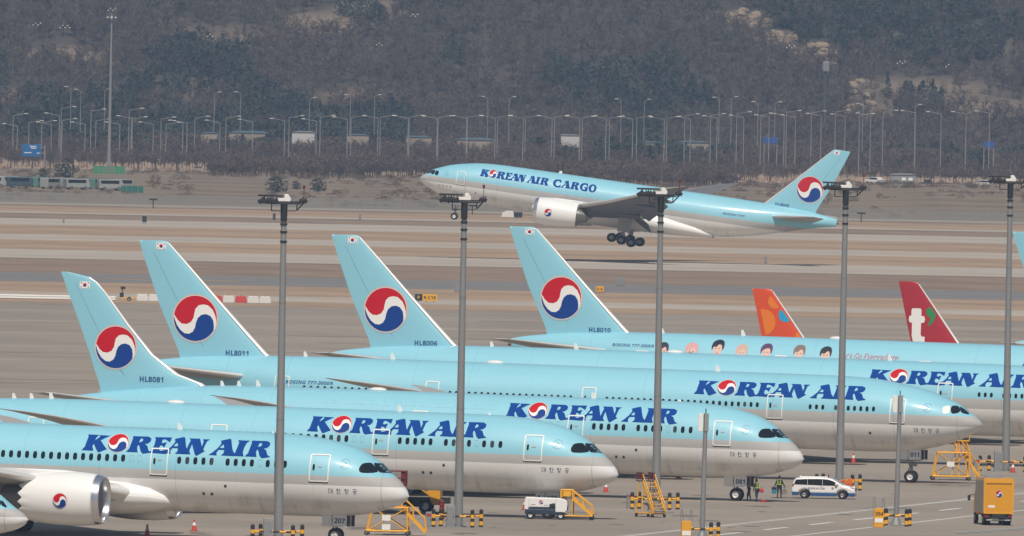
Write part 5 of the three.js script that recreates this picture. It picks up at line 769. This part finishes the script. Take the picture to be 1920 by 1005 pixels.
// ------------------------------------------------------------------ airfield furniture between apron and fence
function sign(x, z, w, h, parts, label, legs = 0.35) {               // panels on legs: parts = [[fraction from, to, material, text]]
  const s = thing('taxiway_sign', label, 'sign', [x, 0, z]);
  for (const [a, b, m, txt, tm] of parts) { const p = obj('sign_panel', rbox((b - a) * w - 0.02, h, 0.25, 0.03, (a + b - 1) / 2 * w, legs + h / 2, 0), m, s); if (txt) obj('sign_text', words(txt, h * 0.5).translate((a + b - 1) / 2 * w, legs + h / 2, 0.135), tm, p); }
  for (const q of [-0.35, 0, 0.35]) obj('sign_leg', bar([q * w, 0, 0], [q * w, legs, 0], 0.05), MT.steel, s);
}
const signYellow = mat([0.72, 0.36, 0.01], 0.6);
sign(-10.95, -1114.7, 2.85, 0.85, [[0, 0.34, MT.black, 'P', signYellow], [0.34, 1, signYellow, 'R-C18', MT.black]], 'black and yellow taxiway sign left of the second light mast', 0.2);
sign(11.75, -1218, 1.1, 0.72, [[0, 1, signYellow, 'D-A', MT.black]], 'small yellow taxiway sign beside fin of airliner HL8010', 0.3);
sign(-7.23, -1207, 0.75, 1.0, [[0, 1, MT.lampGrey]], 'pale square box sign left of second light mast', 0.1); sign(14.86, -1291, 1.15, 0.95, [[0, 1, MT.lampGrey]], 'pale grey box sign right of fin of airliner HL8010', 0.2);
sign(-61.6, -1911, 0.75, 1.0, [[0, 1, MT.dark]], 'dark square marker board beside the far runway, left part', 0.35);
sign(-41, -2003, 0.5, 1.1, [[0, 1, MT.darkGrey]], 'narrow dark marker board above the leftmost light mast', 0.1); sign(38, -1560, 0.5, 1.0, [[0, 1, MT.lampGrey]], 'white runway edge marker right of the freighter wheels', 0.1); sign(-75, -1905, 0.35, 1.0, [[0, 1, MT.lampGrey]], 'thin white marker board beside far runway at left', 0.1); sign(-26.5, -2035, 0.4, 0.9, [[0, 1, MT.lampGrey]], 'small white marker board between first and second light mast', 0.1);
// red and white water-filled barriers in a line
const barrierX = []; for (let x = -33.9; x < -27.6; x += 1.55) barrierX.push(x);
const bm = { w: mat([0.66, 0.65, 0.62], 0.6), r: mat([0.55, 0.06, 0.05], 0.6) };
[[-37.2, 'r'], [-35.7, 'w'], [-34.15, 'r'], [-32.6, 'w'], [-31.1, 'w'], [-46.6, 'w'], [-45.1, 'w']].forEach(([x, c], i) => {
  const b = thing('barrier', '', 'barrier', [x, 0, -1076.5], 0, 'plastic road barriers at the apron edge');
  b.userData.label = ['leftmost red plastic barrier right of the second fin', 'white plastic barrier between the two red ones', 'second red plastic barrier, nearer the leftmost mast', 'white plastic barrier just right of the second red one', 'rightmost white plastic barrier, end of the red and white line', 'lone white plastic barrier left of the second fin, left half', 'lone white plastic barrier left of the second fin, right half'][i];
  obj('barrier_shell', profile([[-0.73, 0.06], [0.73, 0.06], [0.73, 0.5], [0.6, 0.95], [-0.6, 0.95], [-0.73, 0.5]], 0.5, 0.06), bm[c], b); obj('barrier_foot', box(1.3, 0.08, 0.55, 0, 0.04, 0), MT.cabinet, b); obj('filler_cap', new THREE.CylinderGeometry(0.08, 0.08, 0.06, 10).translate(0, 0.97, 0), MT.dark, b);
});
{ const c = thing('pipe_stack', 'long pale pipes lying along the apron edge at far left', 'pipes', [-60.5, 0, -1077]); for (let k = 0; k < 5; k++) obj('pipe', bar([-8, 0.16 + (k > 2 ? 0.27 : 0), (k % 3) * 0.32 - 0.3], [10.5, 0.16 + (k > 2 ? 0.27 : 0), (k % 3) * 0.32 - 0.3], 0.16, 0.16, 10), bm.w, c); }
{ const c = thing('light_trailer', 'small dark light trailer standing by the pale pipes', 'trailer', [-48.7, 0, -1078]); obj('trailer_frame', [box(2.0, 0.15, 0.9, 0.3, 0.4, 0), bar([1.3, 0.4, 0], [2.2, 0.3, 0], 0.05)], MT.yellow, c); obj('mast_post', bar([-0.5, 0.4, 0], [-0.5, 1.6, 0], 0.06), MT.dark, c); obj('lamp_head', rbox(0.6, 0.35, 0.3, 0.05, -0.4, 1.65, 0), MT.dark, c); obj('battery_box', rbox(0.5, 0.6, 0.7, 0.04, -0.55, 0.75, 0), MT.dark, c); for (const q of [-1, 1]) addWheel(c, 0.4, 0.26, q * 0.5, 0.26, 0.16, MT.steel); }
{ const s = thing('wind_indicator', 'dark T shaped indicator on a post before the fence, left', 'wind indicator', [-64.4, 0, -2150]); obj('post', bar([0, 0, 0], [0, 1.6, 0], 0.09), MT.dark, s); obj('vane', [rbox(1.5, 0.3, 0.3, 0.05, 0, 1.65, 0)], MT.dark, s); const s2 = copyOf(s, [62.3, 0, -2150], 0, 'dark T shaped indicator on a post right of freighter tail'); const s3 = copyOf(s, [-7.3, 0, -2150], 0.4, 'dark T shaped indicator left of the freighter nose wheel'); }
// perimeter fence
{ const f = thing('perimeter_fence', 'long chain link perimeter fence beyond the runways', 'fence', [0, 0, -2178]);
  const meshTex = dataTex(256, 256, (u, v, x, y) => { const a = ((x + y) % 32 + 32) % 32, b = ((x - y) % 32 + 32) % 32, on = Math.min(a, 32 - a) < 4 || Math.min(b, 32 - b) < 4; return [0.24, 0.235, 0.215, on ? 1 : 0.4]; });
  const fm = mat([1, 1, 1], 0.8, 0.1, { map: meshTex, transparent: true, side: THREE.DoubleSide });
  for (let x = -160; x < 160; x += 2.5) { obj('fence_post', bar([x, 0, 0], [x, 2.35, 0], 0.05, 0.05, 6), MT.galva, f); const g = new THREE.PlaneGeometry(2.5, 2.1).translate(x + 1.25, 1.15, 0.01), uv = g.attributes.uv; for (let i = 0; i < uv.count; i++) uv.setXY(i, uv.getX(i) * 3, uv.getY(i) * 2.5); obj('mesh_panel', g, fm, f); }
  obj('kerb_wall', box(320, 0.35, 0.25, 0, 0.17, 0.1), mat([0.34, 0.32, 0.29], 0.8), f);
}
// ------------------------------------------------------------------ hill with winter woods
const patch = (x, y, cx, cy, rx, ry) => Math.max(0, 1 - ((x - cx) / rx) ** 2 - ((y - cy) / ry) ** 2);
function hillH(x, z) {
  const d = -z - 3390 - 25 * Math.sin(x * 0.011 + 0.6); if (d < 0) return -0.03;
  const t = Math.min(d, 120); return -0.03 + t * t / 240 * 0.2 + Math.max(0, d - 120) * 0.2 + Math.min(1, d / 120) * (14 * (fbm(x * 0.011 + 3, z * 0.008, 4) - 0.5) + 4 * (fbm(x * 0.05, z * 0.03 + 9, 3) - 0.5));
}
function bare(x, y) {                                                 // 0..1: how open (rock, dry grass) the hillside is at this place
  let k = 0; for (const [cx, cy, rx, ry, s] of [[56, 34, 9, 3, 0.7], [66, 29.5, 8, 2.2, 0.7], [76, 25.5, 8, 3, 0.85], [-112, 22, 12, 2.6, 0.9], [-48, 31, 14, 4, 0.7], [-72, 27, 20, 4, 0.45], [-36, 35, 12, 3, 0.6], [100, 17.5, 26, 4, 0.55], [118, 14, 20, 3, 0.6], [88, 12.5, 10, 2.5, 0.5], [-80, 15, 16, 3, 0.45], [-40, 14, 14, 2, 0.4], [-125, 12, 14, 2.5, 0.4], [30, 14.5, 20, 1.4, 0.35], [110, 30, 25, 6, 0.3]]) k = Math.max(k, s * patch(x, y, cx, cy, rx, ry)); return k;
}
{ const g = new THREE.PlaneGeometry(760, 1500, 260, 300).rotateX(-Math.PI / 2).translate(0, 0, -4060), p = g.attributes.position, col = [];
  for (let i = 0; i < p.count; i++) { const x = p.getX(i), z = p.getZ(i), y = hillH(x, z); p.setY(i, y); const n = fbm(x * 0.06, z * 0.05, 4), b = Math.min(1, bare(x, y) * 1.3 + Math.max(0, n - 0.72)); const a = [0.058, 0.045, 0.036], r = [0.235, 0.175, 0.122], k = 0.7 + 0.6 * fbm(x * 0.35, z * 0.2 + y, 3); col.push(...a.map((q, j) => (q + (r[j] - q) * b) * k)); }
  g.setAttribute('color', new THREE.Float32BufferAttribute(col, 3)); g.computeVertexNormals(); struct(obj('hill', g, mat([1, 1, 1], 0.95, 0, { vertexColors: true }))); }
// tree shapes: a bare winter tree of many thin twigs, an evergreen of needle clumps, a rounded shrub
function bareTreeGeo(k) {
  const list = []; seed = 911 + k * 77;
  const P = [], N = [];
  const blade = (a, b, w) => { const d = b.clone().sub(a), s = V(rr(-1, 1), rr(-1, 1), rr(-1, 1)).cross(d).normalize().multiplyScalar(w); P.push(a.x - s.x, a.y - s.y, a.z - s.z, a.x + s.x, a.y + s.y, a.z + s.z, b.x, b.y, b.z); };
  const H = 1; blade(V(0, 0, 0), V(rr(-0.05, 0.05), 0.75, 0), 0.02); blade(V(0.01, 0, 0.01), V(0, 0.7, rr(-0.05, 0.05)), 0.02);
  for (let i = 0; i < 11; i++) { const y0 = rr(0.25, 0.6), a = rr(0, 6.28), L = rr(0.28, 0.5), e = V(Math.cos(a) * L * 0.75, y0 + L * rr(0.5, 0.95), Math.sin(a) * L * 0.75); blade(V(0, y0, 0), e, 0.012); for (let j = 0; j < 9; j++) { const t = rr(0.3, 1), q = V(0, y0, 0).lerp(e, t), a2 = rr(0, 6.28), l2 = rr(0.1, 0.22); blade(q, V(q.x + Math.cos(a2) * l2, Math.min(1.03, q.y + rr(0.02, 0.2)), q.z + Math.sin(a2) * l2), 0.013); } }
  const g = new THREE.BufferGeometry(); g.setAttribute('position', new THREE.Float32BufferAttribute(P, 3)); g.computeVertexNormals(); return g;
}
function clumpGeo(k, cone) {
  const P = []; seed = 411 + k * 31;
  for (let i = 0; i < 190; i++) {
    let y, r; if (cone) { y = rr(0.12, 1); r = (1.02 - y) * 0.36 * Math.sqrt(rnd()) + 0.01; } else { y = rr(0.05, 1); r = 0.55 * Math.sqrt(Math.max(0.02, 1 - (2 * y - 1) ** 2)) * Math.cbrt(rnd()); }
    const a = rr(0, 6.28), c = V(Math.cos(a) * r, y, Math.sin(a) * r), s = cone ? rr(0.06, 0.12) : rr(0.06, 0.13);
    for (let q = 0; q < 3; q++) { const d = V(rr(-1, 1), rr(-0.7, 0.7), rr(-1, 1)).normalize().multiplyScalar(s); P.push(c.x + d.x, c.y + d.y, c.z + d.z); }
  }
  const g = new THREE.BufferGeometry(); g.setAttribute('position', new THREE.Float32BufferAttribute(P, 3)); g.computeVertexNormals(); return g;
}
const M_bare = mat([0.108, 0.08, 0.065], 0.9), M_ever = mat([0.036, 0.044, 0.036], 0.9), M_shrub = mat([0.14, 0.1, 0.068], 0.9), M_trunk = mat([0.09, 0.07, 0.06], 0.9), M_bush = mat([0.055, 0.062, 0.05], 0.9);
function scatter(name, geos, m, spots, tint) {                        // a wood that reads as one mass
  geos.forEach((g, v) => {
    const mine = spots.filter((_, i) => i % geos.length === v); if (!mine.length) return;
    const im = new THREE.InstancedMesh(g, m, mine.length), q = new THREE.Quaternion(), c = new THREE.Color();
    mine.forEach(([x, y, z, h, w], i) => { q.setFromAxisAngle(V(0, 1, 0), rnd() * 6.28); im.setMatrixAt(i, new THREE.Matrix4().compose(V(x, y - 0.1, z), q, V(w, h, w))); const k = rr(1 - tint, 1 + tint); im.setColorAt(i, c.setRGB(k, k * rr(0.95, 1.03), k * rr(0.92, 1.04))); });
    im.name = numbered(name); im.userData.kind = 'stuff'; im.userData.label = `mass of ${name.replace(/_/g, ' ')} across the hill foot and slope`; im.castShadow = im.receiveShadow = true; scene.add(im);
  });
}
const bareSpots = [], everSpots = [], shrubSpots = []; seed = 777;
for (let i = 0; i < 46000; i++) {
  const z = -3130 - 700 * Math.pow(rnd(), 0.85), x = rr(-205, 205), y = hillH(x, z); if (y > 62) continue;
  const open = y > 8 ? bare(x, y) : 0; if (rnd() < open * 2.0) { if (rnd() < 0.25) shrubSpots.push([x, y, z, rr(0.8, 1.8), rr(1, 2)]); continue; }
  const ev = fbm(x * 0.028 + 40, y * 0.09 + z * 0.003, 3) + patch(x, y, -5, 36, 30, 7) * 0.25 + patch(x, y, -85, 22, 28, 8) * 0.14;
  if (ev > 0.58 && rnd() < 0.55) everSpots.push([x, y, z, rr(3.2, 6.5), rr(3.5, 6)]); else if (rnd() < 0.75) { const h = rr(3.2, 6.2); bareSpots.push([x, y, z, h, h * rr(0.8, 1.15)]); }
}
for (let i = 0; i < 2600; i++) { const z = rr(-3300, -3090), x = rr(-200, 200); if (rnd() < 0.72) { const h = rr(3.5, 6.2); bareSpots.push([x, 0, z, h, h]); } else shrubSpots.push([x, 0, z, rr(1.5, 3.2), rr(2, 4)]); }
for (let i = 0; i < 420; i++) { const x = rr(-190, 190), k = fbm(x * 0.04, 9, 2); if (k < 0.42) continue; everSpots.push([x, 0, rr(-3330, -3200), rr(4, 7), rr(4.5, 7)]); }
for (let i = 0; i < 1500; i++) { const x = rr(-190, 190), z = rr(-3040, -2905); if (x > 60 && z > -2960) continue; const h = rr(2.2, 4.4); bareSpots.push([x, 0, z, h, h * 1.1]); }
for (let i = 0; i < 2600; i++) { const x = rr(-62, 45), z = rr(-2905, -2470); if (fbm(x * 0.05, z * 0.006, 2) < 0.4 || z > -2560 - 60 * Math.abs(Math.sin(x * 0.09))) continue; const h = rr(2.2, 4.2); bareSpots.push([x, bankH(x, z), z, h, h * 1.2]); }
for (let i = 0; i < 2600; i++) { const x = rr(-190, 190), z = rr(-2890, -2200); if (fbm(x * 0.06, z * 0.012, 3) < 0.42) continue; shrubSpots.push([x, bankH(x, z), z, rr(0.3, 1.0), rr(0.8, 2.4)]); }
scatter('bare_winter_wood', [0, 1, 2, 3].map(bareTreeGeo), M_bare, bareSpots, 0.28);
scatter('evergreen_wood', [0, 1].map((k) => clumpGeo(k, true)), M_ever, everSpots.filter((_, i) => i % 2 === 0), 0.3);
scatter('dark_pine_wood', [5, 6].map((k) => clumpGeo(k, false)), M_ever, everSpots.filter((_, i) => i % 2 === 1), 0.3);
scatter('dry_shrub', [2, 3].map((k) => clumpGeo(k, false)), M_shrub, shrubSpots, 0.3);
// rock outcrop: irregular boulders on the open slope
{ const rg = [0, 1, 2].map((k) => { const g = new THREE.IcosahedronGeometry(1, 2), p = g.attributes.position; for (let i = 0; i < p.count; i++) { const x = p.getX(i), y = p.getY(i), z = p.getZ(i), s = 0.7 + 0.6 * fbm(x * 1.4 + k * 9, y * 1.7 + z * 1.3, 3); p.setXYZ(i, x * s, y * s * 0.7, z * s); } g.computeVertexNormals(); return g; }), rm = mat([0.26, 0.2, 0.14], 0.95), oc = thing('rock_outcrop', 'pale tan rock outcrop on the upper right hillside', 'rocks'); seed = 5150; let n = 0;
  for (let i = 0; i < 4000 && n < 80; i++) { const x = rr(48, 88), z = rr(-3720, -3500), y = hillH(x, z); if (bare(x, y) < 0.25 || y > 40) continue; const b = obj('rock', rg[i % 3], rm, oc); b.position.set(x, y, z); b.rotation.y = rnd() * 6; const s = rr(0.5, 1.9); b.scale.set(s * 1.3, s, s); n++; } }
// single trees that stand out
function leafTree(x, z, h, w, kind, label, group) {
  const y = z > -2890 && z < -2186 ? bankH(x, z) : 0, t = thing(kind === 'bare' ? 'bare_tree' : 'evergreen_tree', label, 'tree', [x, y - 0.05, z], rnd() * 6, group);
  obj('trunk', new THREE.CylinderGeometry(0.05 * h * 0.5, 0.05 * h, h * 0.55, 8).translate(0, h * 0.27, 0), M_trunk, t);
  const g = kind === 'bare' ? bareTreeGeo(Math.floor(rnd() * 9)) : merge([clumpGeo(7, kind === 'cone'), clumpGeo(8, kind === 'cone').scale(0.75, 0.7, 0.75).translate(rr(0.15, 0.3), 0, 0.1), clumpGeo(9, kind === 'cone').scale(0.65, 1.12, 0.7).translate(rr(-0.3, -0.12), 0, 0)]);
  obj('crown', g.scale(w, h, w), kind === 'bare' ? M_trunk : M_bush, t);
}
leafTree(-88, -2505, 3.7, 4.6, 'round', 'dark rounded evergreen behind the parked vehicles at left'); leafTree(-91.6, -2470, 2.2, 2.4, 'round', 'small dark evergreen left of the rounded one, behind parked vehicles'); leafTree(-45, -2367, 2.9, 4.2, 'round', 'dark round bush above the leftmost light mast'); leafTree(-37.3, -2382, 2.5, 3.2, 'round', 'dark round bush between first and second light mast'); leafTree(-41.6, -2400, 1.6, 1.8, 'round', 'small round bush between the two larger dark ones'); leafTree(-57.2, -2790, 2.4, 3.2, 'round', 'dark bush beside small pale kiosk below the street lamps');
for (const [i, x] of [-112, -107.6, -103.2, -99.5, -95, -85.4, -81, -76.8, -72.6, -68, -63.4, -59, -54.6, -50.4, -46, -41.8, -37.4, -33.2, -29].entries()) leafTree(x + rr(-0.6, 0.6), -2880 + rr(-4, 4), rr(4.2, 5.2), rr(3.2, 4.2), 'bare', `bare roadside tree with dark trunk, ${nth(i + 1)} from the left below the street lamps`, 'bare trees along the road');
// ------------------------------------------------------------------ street lamps (measured: x, z, height, arm side)
function lamp(x, z, h, arm, label, group, len = 2.6) {
  const l = thing('street_lamp', label, 'street lamp', [x, 0, z], 0, group);
  obj('pole', bar([0, 0, 0], [0, h - 0.35, 0], 0.13, 0.08, 8), MT.lampGrey, l);
  obj('arm', bar([0, h - 0.4, 0], [arm * len, h + 0.05, 0], 0.075, 0.06, 6), MT.lampGrey, l);
  obj('lamp_head', rbox(0.9, 0.2, 0.36, 0.08, arm * (len + 0.35), h + 0.1, 0), MT.emRing, l);
}
[...LAMPS].sort((a, b) => a[0] - b[0]).forEach(([x, z, h, a], i) => lamp(x, z, h, a, `tall grey street lamp, ${nth(i + 1)} from the left in the long row below the hill`, 'street lamps along the road'));
[...LAMPS_FAR].sort((a, b) => a[0] - b[0]).forEach(([x, z, h, a], i) => lamp(x, z, h, a, `taller street lamp with short arm behind the row, ${nth(i + 1)} from the left`, 'street lamps on the higher road', 0.8));
{ const p = thing('high_mast', 'very tall pale mast at left, reaching up over the hillside', 'mast', [-82.6, 0, -2660]); obj('pole', bar([0, 0, 0], [0, 34, 0], 0.42, 0.16, 10), MT.lampGrey, p); obj('head_frame', [new THREE.TorusGeometry(0.8, 0.07, 6, 16).rotateX(Math.PI / 2).translate(0, 33.4, 0)], MT.lampGrey, p); for (let k = 0; k < 4; k++) obj('floodlight', rbox(0.4, 0.3, 0.35, 0.05, 0.8 * Math.cos(k * 1.57), 33.2, 0.8 * Math.sin(k * 1.57)), MT.purewhite, p); }
{ const p = thing('radar_tower', 'slim tower with a pale box head below the rock outcrop', 'tower', [75.9, 0, -3500]); const y0 = hillH(75.9, -3500); p.position.y = y0; obj('tower_post', bar([0, 0, 0], [0, 22 - y0, 0], 0.35, 0.25, 8), mat([0.07, 0.08, 0.09], 0.7), p); obj('tower_head', [rbox(1.7, 2.6, 1.6, 0.3, 0.1, 23.2 - y0, 0)], MT.lampGrey, p); obj('head_boom', bar([0.6, 24 - y0, 0], [2.6, 24.3 - y0, 0], 0.06), MT.lampGrey, p); }
// clusters of floodlights on distant poles over the trees
for (const [i, [x, y, n]] of [[-119, 29.5, 4], [-112, 29, 5], [-100.5, 33.5, 4], [-76, 27.5, 3], [-34, 22.5, 3], [-25.5, 33.5, 4], [68, 27.5, 4], [95.5, 24.2, 4], [107, 23.6, 2]].entries()) {
  const z = -3560, g = hillH(x, z), p = thing('floodlight_pole', '', 'floodlight pole', [x, g, z], 0, 'floodlight poles on the hillside'); p.userData.label = `thin hillside pole with small white floodlights, ${nth(i + 1)} from the left`;
  obj('pole', bar([0, 0, 0], [0, Math.max(4, y - g), 0], 0.09, 0.05, 6), mat([0.12, 0.12, 0.12], 0.7), p); for (let k = 0; k < n; k++) obj('floodlight', rbox(0.3, 0.22, 0.2, 0.04, (k - (n - 1) / 2) * 0.6, Math.max(4, y - g) + (k % 2) * 0.5, 0.1), MT.emWhite, p);
}
// ------------------------------------------------------------------ sheds, signs and vehicles along the far road
function shed(x, z, w, h, d, wall, roof, label, y = 0, win = 0) {
  const s = thing('shed', label, 'shed', [x, y, z], rr(-0.1, 0.1)); obj('wall', box(w, h, d, 0, h / 2, 0), wall, s); obj('roof', profile([[-w / 2 - 0.2, h], [w / 2 + 0.2, h], [w / 2 * 0.6, h + 0.18 * w * 0.3], [-w / 2 * 0.6, h + 0.18 * w * 0.3]], d + 0.4, 0.02), roof, s); obj('shed_door', box(w * 0.18, h * 0.7, 0.05, -w * 0.25, h * 0.35, d / 2 + 0.02), MT.cabinet, s);
  for (let k = 0; k < win; k++) obj('window', box(w * 0.16, h * 0.3, 0.05, w * (0.02 + k * 0.26), h * 0.55, d / 2 + 0.02), MT.purewhite, s);
}
const wCream = mat([0.30, 0.255, 0.2], 0.8), rBlue = mat([0.10, 0.16, 0.21], 0.7), wWhite = mat([0.5, 0.49, 0.47], 0.7), rGrey = mat([0.24, 0.245, 0.25], 0.7);
for (const [x, y, w, h, wm, rm, l] of [[-48.5, 4.2, 5.2, 2.6, wWhite, rGrey, 'white box shed seen between street lamps above leftmost mast'], [-61, 4.0, 9, 2.4, wCream, rBlue, 'long cream shed left of the white box shed'], [-70, 4.0, 4, 2.2, wCream, rBlue, 'small cream shed behind lamps, leftmost of the sheds'], [-22, 4.2, 6, 2.0, wCream, rBlue, 'cream shed above the freighter nose'], [-9, 3.8, 9, 2.0, wCream, rBlue, 'wide cream shed above the freighter title'], [12.7, 5.0, 4.4, 2.3, wWhite, rGrey, 'white box shed above the freighter wing'], [32, 4.4, 5, 1.6, wCream, rBlue, 'low cream shed right of white box shed, above freighter'], [41, 4.4, 7, 1.8, wCream, rBlue, 'low cream and blue shed above the freighter rear body'], [-36, 4.6, 5, 1.8, wCream, rBlue, 'cream shed with blue roof left of the freighter nose']]) shed(x, -3190, w, y + h, 4, wm, rm, l);
shed(84.4, -2925, 5.6, 2.0, 3.2, mat([0.22, 0.24, 0.25], 0.8), rGrey, 'grey site cabin with two white windows right of freighter fin', 0, 2); shed(-24.6, -3640, 1.8, 2.6, 1.8, wCream, wCream, 'tiny pale pavilion high on the wooded hill', hillH(-24.6, -3640)); shed(-66.6, -2800, 1.7, 1.9, 1.5, wCream, rGrey, 'small pale kiosk below the street lamps left of centre', 0);
{ const s = thing('road_sign', 'blue road direction sign on a pale post at far left', 'road sign', [-95.9, 0, -2667]); obj('post', bar([0, 0, 0], [0, 6.8, 0], 0.2, 0.16, 8), MT.lampGrey, s); obj('arm', [bar([0, 6.3, 0], [-1.0, 6.3, 0], 0.08), bar([0, 5.2, 0], [-1.0, 5.2, 0], 0.08)], MT.lampGrey, s); const b = obj('sign_board', rbox(3.9, 2.5, 0.12, 0.03, -2.75, 5.75, 0), mat([0.006, 0.11, 0.32], 0.5), s); for (const [x, y, w] of [[-2.4, 6.55, 1.4], [-2.3, 6.2, 1.1], [-3.4, 5.25, 1.5], [-1.3, 5.2, 0.5]]) obj('sign_line', box(w, 0.16, 0.02, x, y, 0.075), MT.emWhite, b); }
for (const [x, z, w, l] of [[57.5, -3080, 3.2, 'small blue road sign board above the freighter rear fuselage'], [106.5, -3080, 2.4, 'small blue road sign board at far right below lamps']]) { const s = thing('road_sign', l, 'road sign', [x, 0, z]); for (const q of [-1, 1]) obj('post', bar([q * w * 0.45, 0, 0], [q * w * 0.45, 8.2, 0], 0.12), MT.lampGrey, s); obj('sign_board', rbox(w, 1.3, 0.12, 0.04, 0, 7.8, 0.15), mat([0.01, 0.07, 0.3], 0.5), s); }
{ const n = thing('green_screen', 'pale green screen fence behind the parked vehicles at left', 'screen fence', [-81.9, 1.2, -2625]); for (let k = 0; k < 6; k++) { obj('screen_panel', box(1.04, 2.0, 0.06, -2.6 + k * 1.06, 1.0, 0), mat(k === 2 || k === 3 ? [0.11, 0.2, 0.13] : [0.05, 0.22, 0.1], 0.7), n); obj('screen_post', bar([-3.15 + k * 1.06, 0, 0.05], [-3.15 + k * 1.06, 2.1, 0.05], 0.05), MT.galva, n); } }
{ const n = thing('green_screen', 'dark green low screen right end of the parked vehicles', 'screen fence', [-71.6, 0, -2330]); n.position.y = bankH(-71.6, -2330); for (let k = 0; k < 4; k++) { obj('screen_panel', box(1.04, 1.25, 0.06, -1.6 + k * 1.06, 0.62, 0), mat([0.012, 0.13, 0.1], 0.7), n); obj('screen_post', bar([-2.1 + k * 1.06, 0, 0.05], [-2.1 + k * 1.06, 1.35, 0.05], 0.05), MT.galva, n); } }
function carAt(x, z, turn, body, label, kind = 'car', group, y = 0) {
  const c = thing(kind === 'bus' ? 'minibus' : kind === 'pickup' ? 'pickup_truck' : 'parked_car', label, kind === 'bus' ? 'minibus' : 'car', [x, y, z], turn, group), m = mat(body, 0.35, 0, gloss);
  const out = kind === 'bus' ? [[-2.4, 0.35], [-2.45, 1.9], [-2.3, 2.05], [2.0, 2.05], [2.35, 1.2], [2.4, 0.35]] : kind === 'pickup' ? [[-2.4, 0.4], [-2.4, 1.0], [-0.3, 1.0], [-0.2, 1.65], [1.0, 1.65], [1.4, 1.05], [2.3, 0.95], [2.4, 0.4]] : [[-2.2, 0.35], [-2.25, 0.9], [-1.6, 1.0], [-1.1, 1.45], [0.5, 1.48], [1.2, 1.0], [2.1, 0.85], [2.2, 0.35]];
  obj('body', profile(out, 1.8, 0.08), m, c);
  for (const q of [-1, 1]) { obj('side_window', kind === 'bus' ? box(3.6, 0.6, 0.03, -0.3, 1.55, q * 0.905) : profile(kind === 'pickup' ? [[-0.1, 1.05], [-0.05, 1.55], [0.9, 1.55], [1.2, 1.05]] : [[-1.45, 1.0], [-1.05, 1.38], [0.45, 1.4], [1.0, 1.0]], 0.03, 0).translate(0, 0, q * 0.905), MT.glass, c); obj('headlight', box(0.06, 0.16, 0.3, kind === 'bus' ? 2.4 : 2.22, 0.72, q * 0.65), MT.lip, c); for (const a of [-1.4, 1.4]) addWheel(c, a, 0.33, q * 0.82, 0.33, 0.22, MT.steel); }
  obj('windscreen', kind === 'bus' ? plank([2.08, 1.95, 0], [2.34, 1.28, 0], 0.03, 1.6).translate(0.03, 0, 0) : plank([kind === 'pickup' ? 1.03 : 0.55, kind === 'pickup' ? 1.62 : 1.45, 0], [kind === 'pickup' ? 1.38 : 1.17, 1.05, 0], 0.03, 1.5).translate(0.03, 0.02, 0), MT.glass, c);
}
[[-98.2, 0.15], [-95.4, 0.9], [-93, 0.2], [-89.6, 1.1], [-87.2, 1.0], [-84.8, 1.05], [-82.3, 0.4], [-78.6, 1.0], [-76, 0.3], [-73.8, 0.9]].forEach(([x, t], i) => carAt(x, -2345 - (i % 2) * 12, t, i % 4 === 3 ? [0.1, 0.22, 0.18] : i === 2 ? [0.04, 0.07, 0.1] : [0.3, 0.32, 0.3], `${i % 4 === 3 ? 'green' : i === 2 ? 'dark' : 'pale grey'} minibus, ${nth(i + 1)} from the left in the row of parked vehicles`, 'bus', 'parked vehicles at far left', bankH(x, -2345)));
carAt(28.7, -2907, 0.2, [0.6, 0.6, 0.58], 'white car on the bank road above the freighter wing'); carAt(46.6, -2907, 3.0, [0.03, 0.035, 0.05], 'dark car on the bank road above the freighter rear body'); carAt(78.1, -2912, 2.5, [0.7, 0.7, 0.7], 'white car just right of the freighter fin'); carAt(89.2, -2872, 3.1, [0.04, 0.06, 0.09], 'dark blue pickup right of the grey site cabin', 'pickup'); carAt(101.1, -2898, 3.2, [0.66, 0.66, 0.64], 'white car at far right by the rightmost light mast');
{ const c = thing('machine_box', 'white covered machine behind the freighter nose wheel', 'machine', [-0.2, 0, -2110]); obj('cover', profile([[-1.9, 0.1], [-1.7, 0.9], [-1.0, 1.25], [0.2, 1.25], [0.4, 0.1]], 1.6, 0.08), bm.w, c); obj('engine_end', rbox(1.5, 0.9, 1.5, 0.06, 1.1, 0.6, 0), MT.dark, c); for (const q of [-1, 1]) addWheel(c, 0.9, 0.25, q * 0.7, 0.25, 0.2, MT.steel); }
renderer.render(scene, camera);
